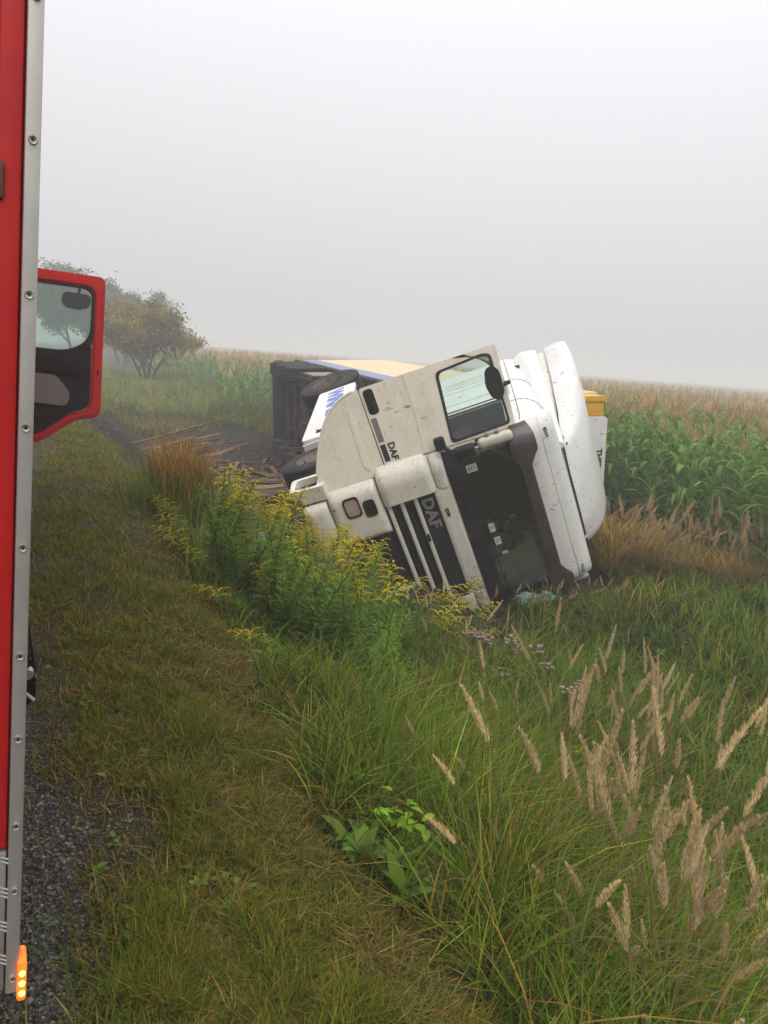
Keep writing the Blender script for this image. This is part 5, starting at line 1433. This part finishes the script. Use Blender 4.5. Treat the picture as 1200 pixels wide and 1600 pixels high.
# --- leafy sapling on the edge of the bank
sx_, sy_ = 1.34, 2.42
SP = empty('sapling', Matrix.Translation((sx_, sy_, float(ground_z(sx_, sy_)))) @ Matrix.Scale(1.05, 4))
tag(SP, 'small bright green sapling with oval leaves at the edge of the bank', 'sapling')
random.seed(9)
acc = Acc()
tips = []
for k in range(5):
    az = k * 1.3 + .4; L = rnd(.26, .36)
    pts = [np.array([math.cos(az) * .11 * t * (1 if k else .2), math.sin(az) * .11 * t * (1 if k else .2), L * t]) for t in np.linspace(0, 1, 6)]
    acc.add(*tube_np(pts, np.linspace(.004, .0015, 6), 5, (.16, .07, .035))); tips.append(pts)
part('stem', acc, 'weed_leaf', SP)
lm = [Acc().add(*leaf_np((0, 0, 0), 0, .15, .062, .036, .7, 6, g, None, .12, .7)).mesh('leaf', 'weed_leaf', True) for g in ((.20, .36, .022), (.15, .28, .02), (.24, .41, .03))]
for k in range(46):
    pts = tips[k % 5]; t = rnd(.25, 1); p = np.array([np.interp(t, np.linspace(0, 1, 6), [q[i] for q in pts]) for i in range(3)])
    o = link(bpy.data.objects.new('leaf', lm[k % 3]), SP); o.location = p; o.rotation_euler = (rnd(-.3, .3), rnd(-.2, .5), rnd(0, 6.28)); s = rnd(.6, 1.15); o.scale = (s, s, s)

# --- corn
def corn_parts(h, seed, nl=11):
    random.seed(seed)
    st_ = Acc(); tt = np.linspace(0, 1, 7)
    ax = np.stack([.03 * np.sin(tt * 2 + seed), .03 * np.cos(tt * 2.3 + seed) - .03, h * .88 * tt], -1)
    st_.add(*tube_np(ax, np.linspace(.014, .006, 7), 6, (.16, .20, .055)))
    leaves = []
    a0 = rnd(0, 3.14)
    for k in range(nl):
        t = .12 + .82 * k / (nl - 1); L = rnd(.55, .80) * (1 - .35 * abs(t - .55) / .45); az = a0 + k * PI + rnd(-.45, .45)
        g = jit((.095, .180, .030), .25)
        if t < .25 and random.random() < .6: g = jit((.24, .19, .065), .2)
        p = [np.interp(t, tt, ax[:, i]) for i in range(3)]
        leaves.append(leaf_np(p, az, rnd(.95, 1.25), L, rnd(.07, .10), rnd(1.5, 2.7), 9, g, jit((.13, .20, .042), .2), .22))
    ts = Acc(); tp_ = ax[-1]; col = jit((.40, .27, .14), .2)
    ts.add(*tube_np([tp_, tp_ + np.array([0, 0, .36])], [.004, .0015], 4, col))
    for k in range(9):
        az = rnd(0, 6.28); L = rnd(.16, .26); b0 = tp_ + np.array([0, 0, rnd(.05, .18)]); o_ = rnd(.25, .6)
        pts = [b0 + np.array([math.cos(az) * L * o_ * u ** .8, math.sin(az) * L * o_ * u ** .8, L * (u - .15 * u * u)]) for u in np.linspace(0, 1, 4)]
        ts.add(*tube_np(pts, [.003, .0045, .0045, .002], 3, jit(col, .2)))
    return st_, leaves, ts

def field(x, y):
    edge = np.where(y < 16, 9.0 - .05 * (y - 9), np.where(y < 25, 9.9, 5.9 + .02 * (y - 25)))
    return (x > edge + .12 * np.sin(y * 3.1)) & ~under_lorry(x, y, .35) & (y > -2) & ~((y > 10) & (y < 25.5) & (x < 9.9))
rows = []
for xr in np.arange(5.65, 60, .75):
    yy = np.arange(-2, 95, .19) + RNG.uniform(0, .19)
    rows.append(np.stack([xr + RNG.normal(0, .05, len(yy)), yy + RNG.normal(0, .04, len(yy))], -1))
rows = np.concatenate(rows)
rows = rows[field(rows[:, 0], rows[:, 1])]
rel = np.c_[rows - np.array([CAM_P.x, CAM_P.y])]
depth = rel @ np.array([_fw.x, _fw.y]); lat = rel @ np.array([_rt.x, _rt.y])
keep = (depth > 3) & (np.abs(lat / depth) < .85) & (depth < 95)
rows, depth, lat = rows[keep], depth[keep], lat[keep]
inview = np.abs(lat / depth) < .54
order = np.argsort(np.where(inview, depth, 999))
n_ind = 300
near = rows[order[:n_ind]]
rest = rows[order[n_ind:]]; rdep = depth[order[n_ind:]]
KV = []
for s in range(5):
    st_, leaves, ts = corn_parts(2.2 + .07 * s, 100 + s)
    KV.append((st_.mesh('stalk', 'corn_leaf', True), [Acc().add(*q).mesh('leaf', 'corn_leaf', True) for q in leaves], ts.mesh('tassel', 'corn_leaf', True)))
    full = Acc().add(*tube_np([(0, 0, 0), (0, 0, 2.0)], [.014, .006], 4, (.10, .13, .04)))
    for q in leaves: full.add(*q)
    for a_, f_, c_ in zip(ts.V, ts.F, ts.C): pass
    off = 0
    for a_, f_, c_ in zip(ts.V, ts.F, ts.C): full.add(a_, f_ - off, c_); off += len(a_)
    KV[-1] = KV[-1] + (full.mesh('corn_plant', 'corn_leaf', True), full)
random.seed(77)
LC = 'green corn plant with brown tassel in the rows beside the lorry'
for i, (x, y) in enumerate(near):
    v = KV[i % 5]; z = float(ground_z(x, y)); sc_ = rnd(.84, 1.03)
    if i < 110:
        o = empty('corn_plant')
        link(bpy.data.objects.new('stalk', v[0]), o); link(bpy.data.objects.new('tassel', v[2]), o)
        for lm_ in v[1]: link(bpy.data.objects.new('leaf', lm_), o)
    else: o = link(bpy.data.objects.new('corn_plant', v[3]))
    o.location = (x, y, z - .02); o.rotation_euler = (rnd(-.06, .06), rnd(-.06, .06), rnd(0, 6.28)); o.scale = (sc_,) * 3
    tag(o, LC, 'corn', 'corn plants at the near edge of the field')
# the field beyond: real plants, thinner and simpler with distance, one mass
acc = Acc()
pr = np.clip(15 / rdep, .06, 1) ** 1.4
selr = RNG.random(len(rest)) < pr * np.where(np.arange(len(rest)) >= 0, 1, 1)
rest, rdep = rest[selr], rdep[selr]
rz_ = ground_z(rest[:, 0], rest[:, 1])
def simple_corn(seed, far):
    random.seed(seed); a = Acc(); 
    for k in range(4 if far else 7):
        t = rnd(.45, .93); g = jit((.095, .175, .032), .25); a.add(*leaf_np((0, 0, 2.0 * t), rnd(0, 6.28), rnd(.9, 1.2), rnd(.45, .65), .10 if far else .075, rnd(1.6, 2.6), 4, g, jit((.13, .19, .045), .2), .2))
    a.add(*tube_np([(0, 0, .6), (0, 0, 2.0)], [.016, .008], 3, (.10, .12, .04)))
    for k in range(5):
        az = rnd(0, 6.28); cl = jit((.42, .315, .17), .3); a.add(*tube_np([(0, 0, 2.0), (math.cos(az) * .05, math.sin(az) * .05, 2.2), (math.cos(az) * .12, math.sin(az) * .12, 2.36)], [.006 if far else .004, .008 if far else .005, .003], 3, cl))
    return np.concatenate(a.V), np.concatenate(a.F), np.concatenate(a.C)
SV = [simple_corn(200 + k, k >= 4) for k in range(8)]
var = RNG.integers(0, 4, len(rest)) + np.where(rdep > 26, 4, 0)
for k in range(8):
    q = rest[var == k]; zz = rz_[var == k]
    if not len(q): continue
    V0, F0, C0 = SV[k]; m_ = len(q)
    a = RNG.uniform(0, 2 * PI, m_); s = RNG.uniform(.85, 1.06, m_)
    X = (V0[None, :, 0] * np.cos(a)[:, None] - V0[None, :, 1] * np.sin(a)[:, None]) * s[:, None] + q[:, :1]
    Y = (V0[None, :, 0] * np.sin(a)[:, None] + V0[None, :, 1] * np.cos(a)[:, None]) * s[:, None] + q[:, 1:]
    Z = V0[None, :, 2] * s[:, None] + zz[:, None]
    F = (F0[None] + (np.arange(m_) * len(V0))[:, None, None]).reshape(-1, 4)
    acc.add(np.stack([X, Y, Z], -1).reshape(-1, 3), F, np.clip(np.tile(C0, (m_, 1)) * np.repeat(RNG.uniform(.8, 1.2, m_), len(V0))[:, None], 0, 1))
o = link(bpy.data.objects.new('corn_field', acc.mesh('corn_field', 'corn_leaf'))); tag(o, 'wide field of ripening corn fading into the fog', kind='stuff')
# beyond that only the tops show as one rough brownish sheet, its colour paled to paint in extra haze
fx = np.concatenate([np.arange(-40, 120, 2.2), np.arange(120, 388, 6)]); fyv = np.concatenate([np.arange(-30, 130, 2.2), np.arange(130, 388, 6)])
CX, CY = np.meshgrid(fx, fyv, indexing='ij')
CZ = ground_z(CX, CY) + 2.05 + .16 * fbm(CX * .9, CY * .9, 91) + .10 * RNG.normal(0, 1, CX.shape)
dd = np.hypot(CX, CY); CZ = np.where(dd < 88, CZ - np.clip((88 - dd) * .5, 0, 1.6), CZ)
ci = np.arange(CX.size).reshape(CX.shape); cq = np.stack([ci[:-1, :-1], ci[1:, :-1], ci[1:, 1:], ci[:-1, 1:]], -1)
sel = (dd[:-1, :-1] > 84) & (CX[:-1, :-1] > 7.5) ; cq = cq[sel].reshape(-1, 4)
cc_ = (np.array([.34, .265, .16]) * (1 + .3 * fbm(CX * .5, CY * .5, 93))[..., None]).reshape(-1, 3)
uq, inv = np.unique(cq, return_inverse=True)
o = link(bpy.data.objects.new('distant_corn', np_mesh('distant_corn', np.stack([CX, CY, CZ], -1).reshape(-1, 3)[uq], inv.reshape(-1, 4), 'corn_leaf', cc_[uq]))); tag(o, 'distant tops of the corn field lost in the fog', kind='stuff')

# --- trees in the fog
def make_tree(x, y, h, spread, seed, nleaf, pal, label, trunks=3):
    random.seed(seed)
    root = empty('tree', Matrix.Translation((x, y, float(ground_z(x, y)) - .05))); tag(root, label, 'tree', 'trees in the fog along the road')
    wood = Acc(); tips = []
    def limb(p, d, L, r, lev):
        pts = [p]; q = p.copy(); dd = d.copy()
        for k in range(4):
            dd = dd + np.array([rnd(-.18, .18), rnd(-.18, .18), rnd(-.02, .16)]); dd /= np.linalg.norm(dd)
            q = q + dd * L / 4; pts.append(q.copy())
        wood.add(*tube_np(pts, np.linspace(r, r * .55, 5), 6 if lev < 2 else 4, (.08, .068, .05)))
        if lev >= 3: tips.append((pts[2], L)); tips.append((pts[4], L)); return
        if lev == 2: tips.append((pts[4], L)); tips.append((pts[2], L))
        if lev == 1: tips.append((pts[3], L)); tips.append((pts[4], L))
        for k in range(4 if lev < 2 else 3):
            t = pts[1 + (k + 1) % 4] if k < 3 else pts[4]
            az = rnd(0, 6.28); nd = dd * rnd(.4, .75) + np.array([math.cos(az), math.sin(az), rnd(-.35, .30)]) * rnd(.5, .85) * spread; nd /= np.linalg.norm(nd)
            limb(t.copy(), nd, L * rnd(.55, .75), r * .55, lev + 1)
    for k in range(trunks):
        az = k * 6.28 / trunks + rnd(-.4, .4)
        d = np.array([math.cos(az) * .32 * spread, math.sin(az) * .32 * spread, 1.0]); d /= np.linalg.norm(d)
        limb(np.array([math.cos(az) * .08, math.sin(az) * .08, 0]), d, h * .42, h * .018, 0)
    part('trunk', wood, 'weed_leaf', root)
    T = np.array([t[0] for t in tips]); n = nleaf
    i = RNG.integers(0, len(T), n)
    P = T[i] + RNG.normal(0, 1, (n, 3)) * np.array([.20, .20, .17]) * h / 5
    P = P[P[:, 2] > h * .16]; n = len(P)
    a, e = RNG.uniform(0, 2 * PI, n), RNG.normal(-.2, .6, n); s = RNG.uniform(.055, .12, n) * (h / 5) ** .6
    d = np.stack([np.cos(a) * np.cos(e), np.sin(a) * np.cos(e), np.sin(e)], -1); r_ = RNG.normal(0, 1, (n, 3)); b = np.cross(d, r_); b /= np.linalg.norm(b, axis=1, keepdims=True)
    V = np.stack([P - d * s[:, None], P - b * s[:, None] * .5, P + d * s[:, None], P + b * s[:, None] * .5], 1)
    c = np.repeat(pick(n, pal, .2) * (1 + .25 * RNG.normal(0, 1, len(T))[i[:n]])[:, None].clip(.5, 1.6), 4, 0)
    cr = Acc().add(V.reshape(-1, 3), np.arange(n * 4).reshape(-1, 4), c)
    part('crown', cr, 'tree_leaf', root, False)
    return root
AUT = [(.19, .15, .042), (.24, .165, .042), (.14, .14, .042), (.29, .18, .05)]
make_tree(5.5, 46.5, 5.5, .98, 3, 32000, AUT, 'round shrubby tree with yellowing leaves in the fog behind the mud', 4)
make_tree(3.0, 80, 10.2, .95, 8, 34000, [(.08, .11, .04), (.10, .12, .045), (.07, .09, .036)], 'tall green tree fading in the fog, seen through the open door window', 2)
make_tree(6.6, 76, 8.2, .9, 12, 24000, [(.13, .13, .05), (.15, .135, .05), (.09, .105, .04)], 'slim olive tree fading in the fog behind the yellowing shrub', 2)

# ------------------------------------------------------------------ spilled timber and small things
random.seed(4)
def plank_mesh(L, w, t, seed, rough=.02):
    random.seed(seed); bm = bmesh.new(); n = 5
    rings = []
    for k in range(n + 1):
        x = -L / 2 + L * k / n; o = (rnd(-rough, rough), rnd(-rough, rough) * .6); ww = w * rnd(.9, 1.05)
        rings.append([bm.verts.new((x + (rnd(-.06, .06) if k in (0, n) else 0), o[0] + a * ww / 2, o[1] + b_ * t / 2)) for a, b_ in ((-1, -1), (1, -1), (1, 1), (-1, 1))])
    for k in range(n):
        for q in range(4): bm.faces.new((rings[k][q], rings[k][(q + 1) % 4], rings[k + 1][(q + 1) % 4], rings[k + 1][q]))
    bm.faces.new(rings[0][::-1]); bm.faces.new(rings[-1])
    bmesh.ops.recalc_face_normals(bm, faces=bm.faces[:])
    me = bpy.data.meshes.new('plank'); bm.to_mesh(me); bm.free(); me.materials.append(M['wood']); return me
PM = {'long': [plank_mesh(1.9, .11, .035, k) for k in range(4)], 'beam': [plank_mesh(1.5, .13, .10, 10 + k, .008) for k in range(3)], 'bit': [plank_mesh(.55, .09, .03, 20 + k, .015) for k in range(4)], 'board': [plank_mesh(1.7, .16, .03, 30 + k, .008) for k in range(3)]}
random.seed(14)
def plank(kind, x, y, dz, rz, ry, rx, label, group):
    o = link(bpy.data.objects.new('plank', random.choice(PM[kind]))); o.location = (x, y, float(ground_z(x, y)) + dz); o.rotation_euler = (rx, ry, rz)
    tag(o, label, 'plank', group); return o
for k in range(26):
    u = rnd(0, 1); plank('long', 3.35 + rnd(-.45, .8), 19.6 + rnd(-.6, .8), .05 + .024 * k, .45 + rnd(-.38, .38), rnd(-.30, .02), rnd(-.6, .6), 'long pale split plank in the bundle heaped on the mud', 'long planks heaped on the mud')
for k in range(70):
    plank('bit', 4.0 + rnd(-.9, 1.5), 18.3 + rnd(-2.4, 1.6), .04 + rnd(0, .28), rnd(0, 3.14), rnd(-.6, .6), rnd(-1, 1), 'short broken piece of wood strewn below the trailer wheels', 'broken wood below the trailer wheels')
for k in range(7):
    plank('beam', 3.3 + rnd(-.35, .5), 15.2 + rnd(-.5, 1.6), .06 + rnd(0, .22), .12 + rnd(-.35, .35), rnd(-.14, .14), rnd(-.4, .4), 'thick squared beam lying across the ditch', 'squared beams across the ditch')
for k in range(13):
    plank('board', 4.75 + rnd(-.3, .35), 16.0 + rnd(0, 1.9), .04 + .02 * k, -.10 + rnd(-.25, .25), rnd(-.10, .06), rnd(-.3, .4), 'dark weathered board stacked beside the front wheel', 'weathered boards beside the front wheel')
# bent bare branch over the mud
bm = bmesh.new(); bz = float(ground_z(3.4, 20.8))
tube(bm, [(3.1, 20.8, bz - .05), (3.2, 20.9, bz + .35), (3.55, 21.2, bz + .72), (4.2, 21.6, bz + .98), (4.8, 21.9, bz + 1.05)], [.035, .03, .026, .02, .012], 8)
o = obj('branch', bm, 'bark'); tag(o, 'bare bent branch sticking up behind the heaped planks', 'branch')
# crumpled bag spilled against the windscreen
def bag(x, y, z, s, seed, label):
    bm = bmesh.new(); bmesh.ops.create_icosphere(bm, subdivisions=4, radius=1)
    for v in bm.verts:
        k = 1 + .75 * float(fbm(v.co.x * 2.6 + seed, v.co.y * 2.6 + v.co.z * 2.9, 3)); v.co = Vector((v.co.x * s[0], v.co.y * s[1], v.co.z * s[2])) * k + Vector((x, y, z))
    o = obj('plastic_bag', bm, 'plastic_bag', angle=25); tag(o, label, 'bag')
_b = T_O + T_X * 1.02 + T_Y * -.10 + T_Z * 2.62; bag(_b.x, _b.y, _b.z, (.15, .09, .10), 1, 'pale teal plastic bag crumpled under the lower corner of the windscreen')
_b = T_O + T_X * 1.10 + T_Y * -.10 + T_Z * 2.88; bag(_b.x, _b.y, _b.z, (.17, .08, .08), 4, 'teal plastic sheet lying flat below the sun visor end')
